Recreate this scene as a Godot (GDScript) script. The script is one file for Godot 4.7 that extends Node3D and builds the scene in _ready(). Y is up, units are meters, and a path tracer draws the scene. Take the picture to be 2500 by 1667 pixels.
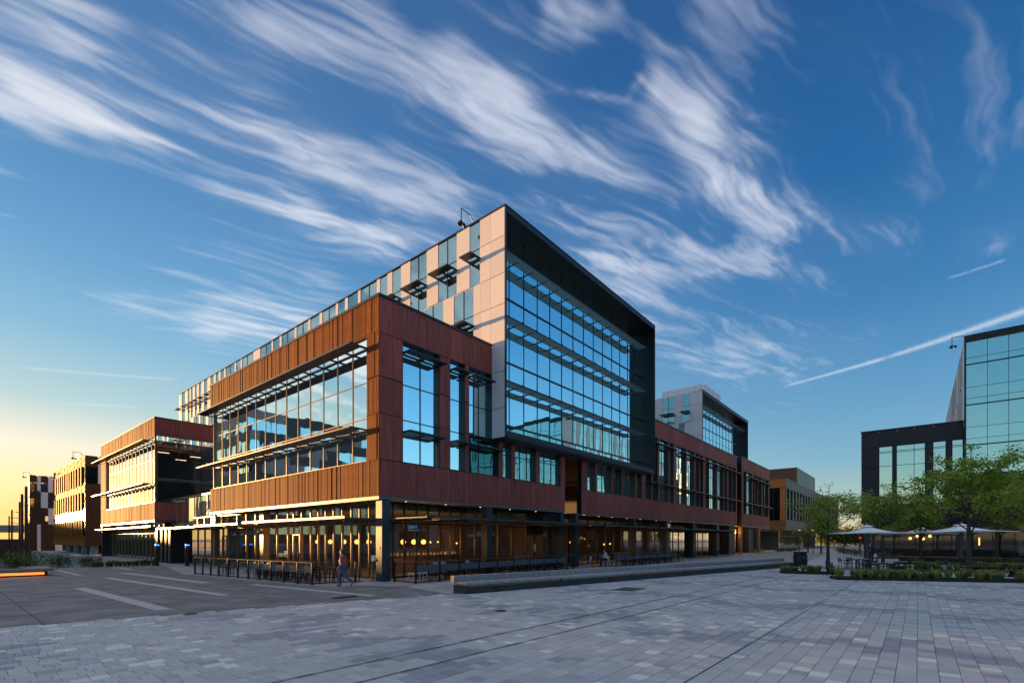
extends Node3D

const UP := Vector3(0, 1, 0)


# ---------------------------------------------------------------- mesh helper
class MB:
	var v := PackedVector3Array()
	var n := PackedVector3Array()
	var c := PackedColorArray()
	var ix := PackedInt32Array()
	var col := Color(1, 1, 1)
	var colored := false

	func tint(k: Color) -> void:
		col = k
		colored = true

	func quad(a: Vector3, b: Vector3, d: Vector3, e: Vector3) -> void:
		var m := (b - a).cross(d - a).normalized()
		var s := v.size()
		v.append_array([a, b, d, e])
		n.append_array([m, m, m, m])
		c.append_array([col, col, col, col])
		ix.append_array([s, s + 2, s + 1, s, s + 3, s + 2])

	func tri(a: Vector3, b: Vector3, d: Vector3) -> void:
		var m := (b - a).cross(d - a).normalized()
		var s := v.size()
		v.append_array([a, b, d])
		n.append_array([m, m, m])
		c.append_array([col, col, col])
		ix.append_array([s, s + 2, s + 1])

	func hexa(p: Array) -> void:
		quad(p[1], p[3], p[7], p[5])
		quad(p[0], p[4], p[6], p[2])
		quad(p[2], p[6], p[7], p[3])
		quad(p[0], p[1], p[5], p[4])
		quad(p[4], p[5], p[7], p[6])
		quad(p[0], p[2], p[3], p[1])

	func box(p: Vector3, q: Vector3) -> void:
		var a := Vector3(minf(p.x, q.x), minf(p.y, q.y), minf(p.z, q.z))
		var b := Vector3(maxf(p.x, q.x), maxf(p.y, q.y), maxf(p.z, q.z))
		var k := []
		for i in 8:
			k.append(Vector3(b.x if i & 1 else a.x, b.y if i & 2 else a.y, b.z if i & 4 else a.z))
		hexa(k)

	func obox(t: Transform3D, s: Vector3) -> void:
		var k := []
		for i in 8:
			k.append(t * Vector3(s.x * (0.5 if i & 1 else -0.5), s.y * (0.5 if i & 2 else -0.5), s.z * (0.5 if i & 4 else -0.5)))
		hexa(k)

	# bar between two points with a rectangular section
	func bar(a: Vector3, b: Vector3, w: float, h: float) -> void:
		var d := b - a
		var z := d.normalized()
		var x := (UP if absf(z.y) < 0.95 else Vector3(1, 0, 0)).cross(z).normalized()
		obox(Transform3D(Basis(x, z.cross(x), z), (a + b) * 0.5), Vector3(w, h, d.length()))

	func tube(a: Vector3, b: Vector3, r0: float, r1: float, k := 8, caps := true) -> void:
		var z := (b - a).normalized()
		var x := (UP if absf(z.y) < 0.95 else Vector3(1, 0, 0)).cross(z).normalized()
		var y := z.cross(x)
		var s := v.size()
		for i in k + 1:
			var t := TAU * i / k
			var m := x * cos(t) + y * sin(t)
			v.append_array([a + m * r0, b + m * r1])
			n.append_array([m, m])
			c.append_array([col, col])
		for i in k:
			var q := s + i * 2
			ix.append_array([q, q + 1, q + 2, q + 2, q + 1, q + 3])
		if caps:
			for e in 2:
				var o: Vector3 = a if e == 0 else b
				var r := r0 if e == 0 else r1
				var f := v.size()
				v.append(o)
				n.append(-z if e == 0 else z)
				c.append(col)
				for i in k + 1:
					var t := TAU * i / k
					v.append(o + (x * cos(t) + y * sin(t)) * r)
					n.append(-z if e == 0 else z)
					c.append(col)
				for i in k:
					ix.append_array([f, f + 1 + i, f + 2 + i] if e == 0 else [f, f + 2 + i, f + 1 + i])

	# surface of revolution about +y; prof holds (radius, height) from the bottom up
	func lathe(o: Vector3, prof: Array, k := 16) -> void:
		for j in prof.size() - 1:
			var p: Vector2 = prof[j]
			var q: Vector2 = prof[j + 1]
			var e := (q - p).normalized()
			var s := v.size()
			for i in k + 1:
				var t := TAU * i / k
				var d := Vector3(cos(t), 0, sin(t))
				v.append_array([o + d * p.x + UP * p.y, o + d * q.x + UP * q.y])
				var m := (d * e.y - UP * e.x).normalized()
				n.append_array([m, m])
				c.append_array([col, col])
			for i in k:
				var f := s + i * 2
				ix.append_array([f, f + 2, f + 1, f + 2, f + 3, f + 1])

	func mesh() -> ArrayMesh:
		var a := []
		a.resize(Mesh.ARRAY_MAX)
		a[Mesh.ARRAY_VERTEX] = v
		a[Mesh.ARRAY_NORMAL] = n
		if colored:
			a[Mesh.ARRAY_COLOR] = c
		a[Mesh.ARRAY_INDEX] = ix
		var m := ArrayMesh.new()
		if v.size():
			m.add_surface_from_arrays(Mesh.PRIMITIVE_TRIANGLES, a)
		return m


# a facade: u runs along it, n points outwards, height is y
class Fac:
	var o: Vector3
	var u: Vector3
	var n: Vector3

	func _init(a: Vector3, b: Vector3, d: Vector3) -> void:
		o = a
		u = b
		n = d

	func p(uu: float, vv: float, d: float) -> Vector3:
		return o + u * uu + n * d + Vector3(0, vv, 0)

	func box(m: MB, u0: float, v0: float, u1: float, v1: float, d0: float, d1: float) -> void:
		m.box(p(u0, v0, d0), p(u1, v1, d1))


# ---------------------------------------------------------------- scene tree helpers
var M := {}
var used := {}
var boxes := {}
var rng := RandomNumberGenerator.new()


func numbered(called: String) -> String:
	var k: int = used.get(called, 0)
	used[called] = k + 1
	return called if k == 0 else "%s_%03d" % [called, k]


func thing(called: String, label: String, category: String, at := Vector3.ZERO, group := "") -> Node3D:
	var o := Node3D.new()
	o.name = numbered(called)
	add_child(o)
	o.position = at
	o.set_meta("label", label)
	o.set_meta("category", category)
	if group:
		o.set_meta("group", group)
	return o


# a part whose mesh is given in world coordinates (world = true) or in its parent's
func part(parent: Node3D, called: String, m, mat: Material, world := true) -> MeshInstance3D:
	var o := MeshInstance3D.new()
	o.name = called
	o.mesh = m.mesh() if m is MB else m
	o.material_override = mat
	parent.add_child(o, true)
	if world and parent.get_parent() == self:
		o.position = -parent.position
	return o


func struct(called: String, m: MB, mat: Material) -> MeshInstance3D:
	var o := MeshInstance3D.new()
	o.name = numbered(called)
	o.mesh = m.mesh()
	o.material_override = mat
	o.set_meta("kind", "structure")
	add_child(o)
	return o


func cube(s: Vector3) -> BoxMesh:
	var k := "%.2f %.2f %.2f" % [s.x, s.y, s.z]
	if not boxes.has(k):
		var b := BoxMesh.new()
		b.size = s
		boxes[k] = b
	return boxes[k]


# a flat piece of a facade as a mesh of its own: panes, cladding panels
func piece(parent: Node3D, called: String, f: Fac, u0: float, v0: float, u1: float, v1: float, d0: float, d1: float, mat: Material, tilt := 0.0) -> MeshInstance3D:
	var a := f.p(u0, v0, d0)
	var b := f.p(u1, v1, d1)
	var o := MeshInstance3D.new()
	o.name = called
	o.mesh = cube((a - b).abs())
	o.material_override = mat
	parent.add_child(o, true)
	o.position = (a + b) * 0.5 - (parent.position if parent.get_parent() == self else Vector3.ZERO)
	if tilt > 0:
		o.basis = Basis(f.u, rng.randfn(0, tilt)) * Basis(UP, rng.randfn(0, tilt))
	return o


func dup(o: Node3D, label := "") -> Node3D:
	var r: Node3D = o.duplicate()
	r.name = numbered(str(o.name).get_slice("_0", 0))
	add_child(r)
	if label:
		r.set_meta("label", label)
	return r


# ---------------------------------------------------------------- materials
func noise_tex(sd: int, freq: float, a: Color, b: Color, size := 256, octaves := 4, kind := FastNoiseLite.TYPE_SIMPLEX_SMOOTH) -> NoiseTexture2D:
	var f := FastNoiseLite.new()
	f.seed = sd
	f.frequency = freq
	f.noise_type = kind
	f.fractal_octaves = octaves
	var t := NoiseTexture2D.new()
	t.width = size
	t.height = size
	t.seamless = true
	t.noise = f
	var g := Gradient.new()
	g.set_color(0, a)
	g.set_color(1, b)
	t.color_ramp = g
	return t


func mat(called: String, c: Color, rough := 0.6, metal := 0.0) -> StandardMaterial3D:
	var m := StandardMaterial3D.new()
	m.resource_name = called
	m.albedo_color = c
	m.roughness = rough
	m.metallic = metal
	M[called] = m
	return m


func grainy(m: StandardMaterial3D, t: Texture2D, scale: Vector3) -> StandardMaterial3D:
	m.albedo_texture = t
	m.uv1_triplanar = true
	m.uv1_world_triplanar = true
	m.uv1_scale = scale
	return m


func coated(called: String, c: Color, alpha: float, warp: float) -> StandardMaterial3D:
	# architectural glass with a reflective coating: part mirror, part clear
	var m := mat(called, Color(c.r, c.g, c.b, alpha), 0.015, 1.0)
	m.transparency = BaseMaterial3D.TRANSPARENCY_ALPHA
	m.albedo_texture = M.white_tex
	m.normal_enabled = true
	m.normal_texture = M.warp_tex
	m.normal_scale = warp
	m.uv1_triplanar = true
	m.uv1_world_triplanar = true
	m.uv1_scale = Vector3(0.16, 0.07, 0.16)
	return m


func glow(called: String, c: Color, e: float) -> StandardMaterial3D:
	var m := mat(called, Color(0.8, 0.78, 0.72), 0.5)
	m.emission_enabled = true
	m.emission = c
	m.emission_energy_multiplier = e
	return m


func make_materials() -> void:
	var im := Image.create(4, 4, false, Image.FORMAT_RGBA8)
	im.fill(Color.WHITE)
	M.white_tex = ImageTexture.create_from_image(im)
	var wf := FastNoiseLite.new()
	wf.seed = 5
	wf.frequency = 0.012
	wf.fractal_octaves = 2
	var wt := NoiseTexture2D.new()
	wt.width = 256
	wt.height = 256
	wt.seamless = true
	wt.noise = wf
	wt.as_normal_map = true
	wt.bump_strength = 6.0
	M.warp_tex = wt
	coated("glass_west", Color(0.97, 0.985, 0.96), 0.97, 0.014)
	coated("glass_front", Color(0.88, 1.0, 1.0), 0.95, 0.014)
	coated("glass_wavy", Color(0.78, 0.9, 0.92), 0.78, 0.05)
	coated("glass_dark", Color(0.42, 0.6, 0.62), 0.75, 0.03)
	coated("glass_pale", Color(0.86, 0.95, 0.9), 0.93, 0.02)
	coated("glass_side", Color(0.62, 0.74, 0.74), 0.85, 0.03)
	var g := mat("glass_clear", Color(0.35, 0.4, 0.4, 0.06), 0.02)
	g.transparency = BaseMaterial3D.TRANSPARENCY_ALPHA
	g.metallic_specular = 0.7
	var gs := mat("glass_shade", Color(0.62, 0.7, 0.7, 0.8), 0.3)
	gs.transparency = BaseMaterial3D.TRANSPARENCY_ALPHA
	gs.albedo_texture = M.white_tex

	var soft := noise_tex(3, 0.02, Color(0.86, 0.86, 0.86), Color(1, 1, 1), 256, 4)
	var streak := noise_tex(4, 0.03, Color(0.8, 0.8, 0.8), Color(1, 1, 1), 256, 3)
	for i in 4:
		var k := 0.95 + 0.035 * i
		var r := mat("red_panel%d" % i, Color(0.67 * k, 0.345 * k, 0.3 * k), 0.6)
		r.metallic_specular = 0.3
		grainy(r, streak, Vector3(0.55, 0.05, 0.55))
	for i in 3:
		var w := mat("white_panel%d" % i, Color(0.87 - i * 0.015, 0.85 - i * 0.015, 0.845 - i * 0.012), 0.5)
		w.metallic_specular = 0.3
	var wood := mat("wood", Color(1, 1, 1), 0.5)
	wood.vertex_color_use_as_albedo = true
	wood.roughness = 0.8
	wood.metallic_specular = 0.16
	grainy(wood, noise_tex(8, 0.05, Color(0.55, 0.5, 0.47), Color(1, 1, 1), 256, 4), Vector3(2.2, 0.12, 2.2))
	mat("dark_panel", Color(0.13, 0.13, 0.135), 0.5)
	mat("black_metal", Color(0.075, 0.078, 0.085), 0.38, 0.0)
	mat("soffit", Color(0.27, 0.27, 0.28), 0.6)
	mat("steel", Color(0.4, 0.4, 0.4), 0.42, 0.45)
	mat("blue_steel", Color(0.2, 0.235, 0.26), 0.42, 0.25)
	mat("mullion", Color(0.22, 0.2, 0.19), 0.35, 0.4)
	mat("warm_frame", Color(0.52, 0.42, 0.28), 0.4, 0.3)
	mat("coping", Color(0.16, 0.165, 0.17), 0.4, 0.3)
	mat("interior", Color(0.42, 0.4, 0.38), 0.8)
	mat("interior_dark", Color(0.3, 0.265, 0.24), 0.8)
	mat("dim_wall", Color(0.2, 0.21, 0.235), 0.8)  # dark blue-grey stands in for the dimness inside the cafe
	mat("interior_brick", Color(0.36, 0.25, 0.18), 0.85)
	mat("roofing", Color(0.35, 0.35, 0.36), 0.85)
	var con := mat("concrete", Color(0.6, 0.6, 0.6), 0.75)
	grainy(con, soft, Vector3(0.4, 0.4, 0.4))
	var lead := mat("vertex", Color(1, 1, 1), 0.62)
	lead.vertex_color_use_as_albedo = true
	var tim := mat("timber", Color(1, 1, 1), 0.7)
	tim.vertex_color_use_as_albedo = true
	grainy(tim, noise_tex(12, 0.03, Color(0.6, 0.58, 0.57), Color(1, 1, 1), 256, 5), Vector3(0.5, 3.0, 3.0))
	var bf := mat("board_concrete", Color(0.29, 0.29, 0.29), 0.8)
	grainy(bf, noise_tex(14, 0.03, Color(0.55, 0.55, 0.55), Color(1, 1, 1), 256, 5), Vector3(0.35, 2.5, 0.35))
	var gold := mat("gold_panel", Color(0.6, 0.4, 0.15), 0.75)
	gold.metallic_specular = 0.15
	grainy(gold, streak, Vector3(0.6, 0.3, 0.6))
	mat("mirror_panel", Color(0.85, 0.8, 0.72), 0.09, 1.0)
	mat("brown_panel", Color(0.3, 0.225, 0.19), 0.75).metallic_specular = 0.15
	var leaf := mat("leaf", Color(1, 1, 1), 0.55)
	leaf.vertex_color_use_as_albedo = true
	leaf.backlight_enabled = true
	leaf.backlight = Color(0.8, 0.85, 0.35)
	var bark := mat("bark", Color(0.36, 0.33, 0.3), 0.85)
	grainy(bark, noise_tex(15, 0.05, Color(0.55, 0.52, 0.5), Color(1, 1, 1), 256, 4), Vector3(2.5, 0.8, 2.5))
	mat("canvas", Color(0.95, 0.95, 0.95), 0.8)
	mat("chair_black", Color(0.055, 0.057, 0.062), 0.5)
	mat("chair_white", Color(0.74, 0.75, 0.76), 0.45)
	mat("chair_red", Color(0.42, 0.09, 0.07), 0.5)
	mat("chair_green", Color(0.3, 0.55, 0.08), 0.5)
	mat("slate_fabric", Color(0.29, 0.31, 0.34), 0.75)
	mat("rust", Color(0.27, 0.145, 0.1), 0.85)
	mat("soil", Color(0.12, 0.09, 0.07), 0.95)
	mat("letter_white", Color(0.9, 0.9, 0.88), 0.6)
	mat("letter_red", Color(0.55, 0.15, 0.1), 0.6)
	glow("globe_glow", Color(1.0, 0.72, 0.3), 0.62)
	glow("bulb_glow", Color(1.0, 0.66, 0.3), 0.75)
	glow("strip_glow", Color(1.0, 0.85, 0.66), 0.5)
	glow("led_amber", Color(1.0, 0.5, 0.1), 0.42)
	glow("blue_glow", Color(0.15, 0.5, 1.0), 1.0)
	glow("exit_glow", Color(0.1, 0.8, 0.25), 0.2)
	glow("red_signal_glow", Color(1.0, 0.1, 0.08), 0.5)
	glow("window_glow", Color(1.0, 0.74, 0.4), 0.16)


# ---------------------------------------------------------------- sky: air and cirrus only, by direction
const SUN_AZ := -8.1
const SUN_EL := 2.2
const STROKES := [
[3.7, 36.7, 27.1, 36.8, 1.57, 0.45],
[20.9, 37.7, 48.8, 32.8, 2.09, 0.6],
[3.7, 33.4, 10.2, 33.1, 0.55, 0.66],
[9.0, 33.2, 17.1, 33.7, 0.26, 0.8],
[2.5, 31.3, 7.6, 31.8, 0.6, 0.4],
[6.2, 36.5, 15.4, 38.4, 0.87, 0.35],
[3.7, 37.4, 12.1, 39.7, 0.93, 0.4],
[21.3, 43.7, 36.3, 44.2, 1.35, 0.6],
[36.3, 42.9, 53.9, 40.3, 1.27, 0.75],
[41.2, 45.5, 53.9, 43.7, 1.3, 0.55],
[46.3, 41.2, 63.9, 36.1, 1.39, 0.6],
[13.7, 40.3, 24.9, 40.1, 1.02, 0.3],
[53.9, 43.1, 63.4, 41.3, 0.33, 0.45],
[63.4, 41.6, 65.4, 42.7, 0.38, 0.35],
[65.4, 42.2, 73.1, 38.0, 1.28, 0.75],
[69.1, 38.8, 77.7, 33.0, 1.39, 0.75],
[70.9, 35.1, 81.2, 29.2, 0.93, 0.8],
[77.3, 32.2, 88.2, 25.6, 0.73, 0.6],
[53.9, 47.9, 59.0, 46.2, 1.19, 0.55],
[59.0, 46.2, 62.9, 47.0, 0.6, 0.35],
[70.9, 45.8, 78.5, 42.1, 1.3, 0.15],
[17.5, 31.4, 29.7, 32.2, 0.73, 0.5],
[24.5, 31.2, 40.2, 30.9, 0.86, 0.8],
[10.5, 20.8, 19.0, 21.3, 0.73, 0.4],
[17.1, 20.9, 29.7, 22.1, 1.5, 0.8],
[55.5, 30.4, 69.1, 24.6, 1.58, 0.55],
[68.2, 29.3, 74.4, 26.1, 0.94, 0.5],
[75.3, 27.8, 83.1, 23.9, 0.8, 0.45],
[51.4, 34.2, 66.3, 27.3, 1.49, 0.4],
[62.0, 22.0, 83.8, 17.4, 2.0, 0.5],
[91.2, 37.6, 96.5, 29.3, 2.6, 0.1],
[84.8, 40.5, 92.6, 30.4, 2.6, 0.06],
[92.6, 24.2, 96.6, 23.6, 0.61, 0.3],
[27.1, 26.3, 33.9, 25.7, 0.7, 0.2]
]
const TRAILS := [[79.3, 15.4, 87.5, 16.5, 0.05, 0.13, 0.5], [87.5, 16.5, 99.0, 18.3, 0.13, 0.26, 0.45], [91.9, 21.8, 95.5, 22.0, 0.04, 0.06, 0.3], [4.7, 14.0, 15.4, 15.2, 0.07, 0.06, 0.3], [7.6, 11.7, 12.4, 12.2, 0.08, 0.08, 0.25]]
const SUNSIDE := [[0, 255, 204, 120], [2.5, 255, 216, 145], [5, 252, 228, 178], [8, 232, 230, 215], [12, 172, 203, 212], [18, 128, 178, 213], [25, 96, 152, 202], [35, 72, 122, 178], [50, 52, 98, 154], [90, 40, 80, 132]]
const FARSIDE := [[0, 218, 197, 150], [2, 192, 192, 168], [4, 156, 184, 186], [8, 118, 168, 198], [14, 92, 148, 194], [22, 62, 121, 177], [32, 38, 98, 159], [45, 24, 78, 138], [60, 22, 70, 126], [90, 28, 72, 124]]


func ramp(t: Array, el: float) -> Vector3:
	var k := 0
	while k < t.size() - 2 and el > t[k + 1][0]:
		k += 1
	var f := clampf((el - t[k][0]) / (t[k + 1][0] - t[k][0]), 0.0, 1.0)
	var a := Color8(t[k][1], t[k][2], t[k][3]).srgb_to_linear()
	var b := Color8(t[k + 1][1], t[k + 1][2], t[k + 1][3]).srgb_to_linear()
	return Vector3(lerpf(a.r, b.r, f), lerpf(a.g, b.g, f), lerpf(a.b, b.b, f))


var sky_near := []
var sky_far := []
var n_fil := FastNoiseLite.new()
var n_hook := FastNoiseLite.new()
var n_wide := FastNoiseLite.new()


func cloud_base(az: float, el: float) -> float:
	var s := 0.0
	for k in STROKES:
		var b := Vector2(k[2] - k[0], k[3] - k[1])
		var r := Vector2(az - k[0], el - k[1])
		if absf(r.x) > absf(b.x) + 14.0:
			continue
		var t := clampf(r.dot(b) / b.length_squared(), -0.25, 1.25)
		var d := r - b * t
		d.x *= cos(deg_to_rad(el))
		var w: float = k[4] * (1.55 if k[4] > 0.4 else 1.0)
		var e := d.length() / w
		if e < 3.0:
			var ends := smoothstep(-0.25, 0.2, t) * smoothstep(1.25, 0.75, t)
			s = 1.0 - (1.0 - s) * (1.0 - k[5] * 0.9 * ends * exp(-e * e * 0.8))
	# the sheet goes on round the sky, thinning towards the horizon
	var dy := tan(deg_to_rad(maxf(el, 3.0)))
	var px := sin(deg_to_rad(az)) / dy
	var pz := -cos(deg_to_rad(az)) / dy
	var al := px * 0.948 + pz * 0.319
	var ac := -px * 0.319 + pz * 0.948
	var off: float = absf(wrapf(az - 50.1, -180, 180))
	var out := maxf(smoothstep(44.0, 60.0, off), smoothstep(44.0, 56.0, el))
	var wide := n_wide.get_noise_2d(al * 26.0 + 40.0, ac * 95.0)
	var sunward := smoothstep(95.0, 45.0, absf(wrapf(az - SUN_AZ, -180, 180)))
	var far := smoothstep(-0.9, 0.2, wide) * 1.0 * smoothstep(lerpf(30.0, 5.0, sunward), lerpf(52.0, 22.0, sunward), el)
	# thin veil over the upper part, as between the streaks in view
	var veil := smoothstep(-0.45, 0.5, n_wide.get_noise_2d(al * 40.0, ac * 110.0)) * 0.42 * smoothstep(16.0, 34.0, el) * smoothstep(100.0, 66.0, az)
	return 1.0 - (1.0 - s) * (1.0 - far * out) * (1.0 - veil * (1.0 - out))


func sky_color(az: float, el: float, s: float) -> Vector3:
	var da := absf(wrapf(az - SUN_AZ, -180, 180))
	var f := smoothstep(8.0, 100.0, da)
	var i := clampf(el * 4.0, 0, 359)
	var a: Vector3 = sky_near[int(i)].lerp(sky_near[mini(int(i) + 1, 359)], i - int(i))
	var b: Vector3 = sky_far[int(i)].lerp(sky_far[mini(int(i) + 1, 359)], i - int(i))
	# air scatters least at right angles to the sun and more again opposite to it
	var c := a.lerp(b, f) * Vector3(0.82, 0.79, 0.735) * (1.0 + smoothstep(96.0, 170.0, da) * (0.5 * smoothstep(75.0, 25.0, el) + 0.7 * exp(-el / 11.0)))
	var g := sqrt(da * da * 0.55 + (el - SUN_EL) * (el - SUN_EL))
	c += Vector3(1.5, 0.62, 0.1) * exp(-g / 3.4)
	if s > 0.01:
		var dy := tan(deg_to_rad(maxf(el, 2.0)))
		var px := sin(deg_to_rad(az)) / dy
		var pz := -cos(deg_to_rad(az)) / dy
		var al := px * 0.948 + pz * 0.319
		var ac := -px * 0.319 + pz * 0.948
		# wind-drawn fibres: long along the streaks, bent by slow swirls, torn at the edges
		var wx := n_wide.get_noise_2d(al * 50.0, ac * 80.0)
		var wy := n_wide.get_noise_2d(al * 50.0 + 700.0, ac * 80.0 + 300.0)
		var vx := n_wide.get_noise_2d(al * 190.0 + 90.0, ac * 420.0)
		var vy := n_wide.get_noise_2d(al * 190.0 - 400.0, ac * 420.0 + 800.0)
		var pa := al + wx * 0.3 + vx * 0.05
		var pc := ac + wy * 0.11 + vy * 0.018 + vx * 0.012
		var fil := n_fil.get_noise_2d(pa * 120.0, pc * 760.0)
		var fine := n_hook.get_noise_2d(pa * 420.0 + 50.0, (pc + pa * 0.12) * 2600.0)
		var body := n_wide.get_noise_2d(pa * 110.0 + 7.0, pc * 260.0)
		var e := 0.5 + fil * 0.75 + fine * 0.3 + body * 0.55
		var lo := 0.7 - 1.15 * s
		var d := smoothstep(lo, lo + 1.15, e) * (0.28 + 0.72 * s) * smoothstep(0.0, 0.1, s) + s * 0.08
		d = 0.68 * clampf(d, 0.0, 1.0)
		var near := Vector3(0.8, 0.77, 0.74)
		var high := Vector3(0.6, 0.62, 0.69)
		c = c.lerp(near.lerp(high, smoothstep(6.0, 62.0, da) * 0.85 + 0.15 * smoothstep(8.0, 45.0, el)), d)
	# vapour trails
	for k in TRAILS:
		var b2 := Vector2(k[2] - k[0], k[3] - k[1])
		var r2 := Vector2(az - k[0], el - k[1])
		var t2 := r2.dot(b2) / b2.length_squared()
		if t2 > -0.05 and t2 < 1.05:
			var dd := absf(r2.cross(b2)) / b2.length() / (lerpf(k[4], k[5], t2) * (1.0 + 0.35 * n_wide.get_noise_2d(az * 260.0, el * 60.0)))
			c = c.lerp(Vector3(0.62, 0.66, 0.72), k[6] * exp(-dd * dd) * smoothstep(-0.05, 0.12, t2) * smoothstep(1.05, 0.95, t2))
	return c


func make_sky() -> Sky:
	for i in 360:
		sky_near.append(ramp(SUNSIDE, i / 4.0))
		sky_far.append(ramp(FARSIDE, i / 4.0))
	for k in [[n_fil, 21, 6], [n_hook, 22, 5], [n_wide, 23, 4]]:
		k[0].seed = k[1]
		k[0].fractal_octaves = k[2]
		k[0].frequency = 0.012
		k[0].noise_type = FastNoiseLite.TYPE_SIMPLEX_SMOOTH
	var W := 4096
	var Hh := 2048
	var lw := 1024
	var lh := 512
	# coarse sky all round
	var base := PackedFloat32Array()
	base.resize(lw * lh)
	var low := PackedFloat32Array()
	low.resize(lw * lh * 3)
	for y in lh:
		var el := 90.0 - (y + 0.5) * 180.0 / lh
		for x in lw:
			var az := (x + 0.5) * 360.0 / lw - 180.0
			var s := cloud_base(az, el) if el > 1.5 else 0.0
			base[y * lw + x] = s
			var c := sky_color(az, maxf(el, 0.0), s) if el > 0 else Vector3(0.16, 0.16, 0.17)
			var k := (y * lw + x) * 3
			low[k] = c.x
			low[k + 1] = c.y
			low[k + 2] = c.z
	var im := Image.create_from_data(lw, lh, false, Image.FORMAT_RGBF, low.to_byte_array())
	im.resize(W, Hh, Image.INTERPOLATE_CUBIC)
	var bi := Image.create_from_data(lw, lh, false, Image.FORMAT_RF, base.to_byte_array())
	bi.resize(W, Hh, Image.INTERPOLATE_CUBIC)
	var bb := bi.get_data().to_float32_array()
	# finer where clouds show their grain
	var x0 := int((-6.0 + 180.0) / 360.0 * W)
	var x1 := int((106.0 + 180.0) / 360.0 * W)
	var y0 := int((90.0 - 54.0) / 180.0 * Hh)
	var y1 := int(89.5 / 180.0 * Hh)
	var data := im.get_data().to_float32_array()
	for y in range(y0, y1):
		var el := 90.0 - (y + 0.5) * 180.0 / Hh
		for x in range(x0, x1):
			var c := sky_color((x + 0.5) * 360.0 / W - 180.0, el, bb[y * W + x])
			var k := (y * W + x) * 3
			data[k] = c.x
			data[k + 1] = c.y
			data[k + 2] = c.z
	im = Image.create_from_data(W, Hh, false, Image.FORMAT_RGBF, data.to_byte_array())
	# a panorama begins at -z, the table above has -z in its middle
	var turned := Image.create_empty(W, Hh, false, Image.FORMAT_RGBF)
	turned.blit_rect(im, Rect2i(W / 2, 0, W / 2, Hh), Vector2i(0, 0))
	turned.blit_rect(im, Rect2i(0, 0, W / 2, Hh), Vector2i(W / 2, 0))
	var p := PanoramaSkyMaterial.new()
	p.panorama = ImageTexture.create_from_image(turned)
	var s := Sky.new()
	s.sky_material = p
	return s


# ---------------------------------------------------------------- start
func _ready() -> void:
	rng.seed = 7
	# camera: a level wide lens shifted upwards, 2.15 m above the plaza
	var cam := Camera3D.new()
	cam.name = "camera"
	cam.projection = Camera3D.PROJECTION_FRUSTUM
	cam.near = 0.1
	cam.far = 4000.0
	cam.keep_aspect = Camera3D.KEEP_HEIGHT
	cam.size = 0.1 * 1568.0 / 1118.0
	cam.frustum_offset = Vector2(0, 0.1 * (1240.0 - 784.0) / 1118.0)
	add_child(cam)
	cam.position = Vector3(0, 2.15, 0)
	cam.rotation_degrees.y = -50.14
	cam.current = true
	var env := Environment.new()
	env.background_mode = Environment.BG_SKY
	env.sky = make_sky()
	env.background_energy_multiplier = 0.33
	env.tonemap_mode = Environment.TONE_MAPPER_LINEAR
	env.tonemap_exposure = 4.45
	env.sdfgi_enabled = true
	env.ssao_enabled = true
	env.ssil_enabled = true
	var we := WorldEnvironment.new()
	we.name = "environment"
	we.environment = env
	add_child(we)
	var sun := DirectionalLight3D.new()
	sun.name = "sun"
	sun.light_color = Color(1.0, 0.74, 0.45)
	sun.light_energy = 1.5
	sun.light_angular_distance = 0.55
	sun.shadow_enabled = true
	add_child(sun)
	var az := deg_to_rad(SUN_AZ)
	var el := deg_to_rad(SUN_EL)
	sun.basis = Basis.looking_at(-Vector3(sin(az) * cos(el), sin(el), -cos(az) * cos(el)), UP)
	make_materials()
	print("sky ", Time.get_ticks_msec())
	build_ground()
	build_wood_building()
	build_tower()
	build_red_wings()
	build_left_buildings()
	build_right_buildings()
	print("buildings ", Time.get_ticks_msec())
	build_street_floor()
	build_patios()
	build_bench_and_street()
	build_garden()
	print("objects ", Time.get_ticks_msec())
	build_people()
	build_pavers()
	print("done ", Time.get_ticks_msec())


# ---------------------------------------------------------------- facade helpers
# opening with a lined reveal, mullions and transoms; its panes are meshes of their own
func window(parent: Node3D, f: Fac, u0: float, u1: float, v0: float, v1: float, recess: float, us: Array, vs: Array, frame: Material, glass: Material, tilt := 0.0015, bar := 0.05, called := "window") -> MeshInstance3D:
	var m := MB.new()
	var e := -recess - 0.1
	if recess > 0.08:
		f.box(m, u0, v0, u0 + 0.03, v1, e, -0.01)
		f.box(m, u1 - 0.03, v0, u1, v1, e, -0.01)
		f.box(m, u0 + 0.031, v0, u1 - 0.031, v0 + 0.03, e, -0.004)
		f.box(m, u0 + 0.031, v1 - 0.03, u1 - 0.031, v1, e, -0.012)
	var U := [u0 + 0.03] + us + [u1 - 0.03]
	var V := [v0 + 0.03] + vs + [v1 - 0.03]
	for x in us:
		f.box(m, x - bar * 0.5, v0 + 0.031, x + bar * 0.5, v1 - 0.031, -recess - 0.05, -recess + 0.045)
	for y in vs:
		f.box(m, u0 + 0.031, y - bar * 0.5, u1 - 0.031, y + bar * 0.5, -recess - 0.045, -recess + 0.035)
	if not m.v.size():
		f.box(m, u0, v0, u1, v0 + 0.04, -recess - 0.04, -recess + 0.03)
		f.box(m, u0, v1 - 0.04, u1, v1, -recess - 0.04, -recess + 0.03)
	var w := part(parent, called, m, frame)
	for i in U.size() - 1:
		for j in V.size() - 1:
			piece(w, "pane", f, U[i] + 0.004, V[j] + 0.004, U[i + 1] - 0.004, V[j + 1] - 0.004, -recess - 0.012, -recess + 0.008, glass, tilt)
	return w


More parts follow.
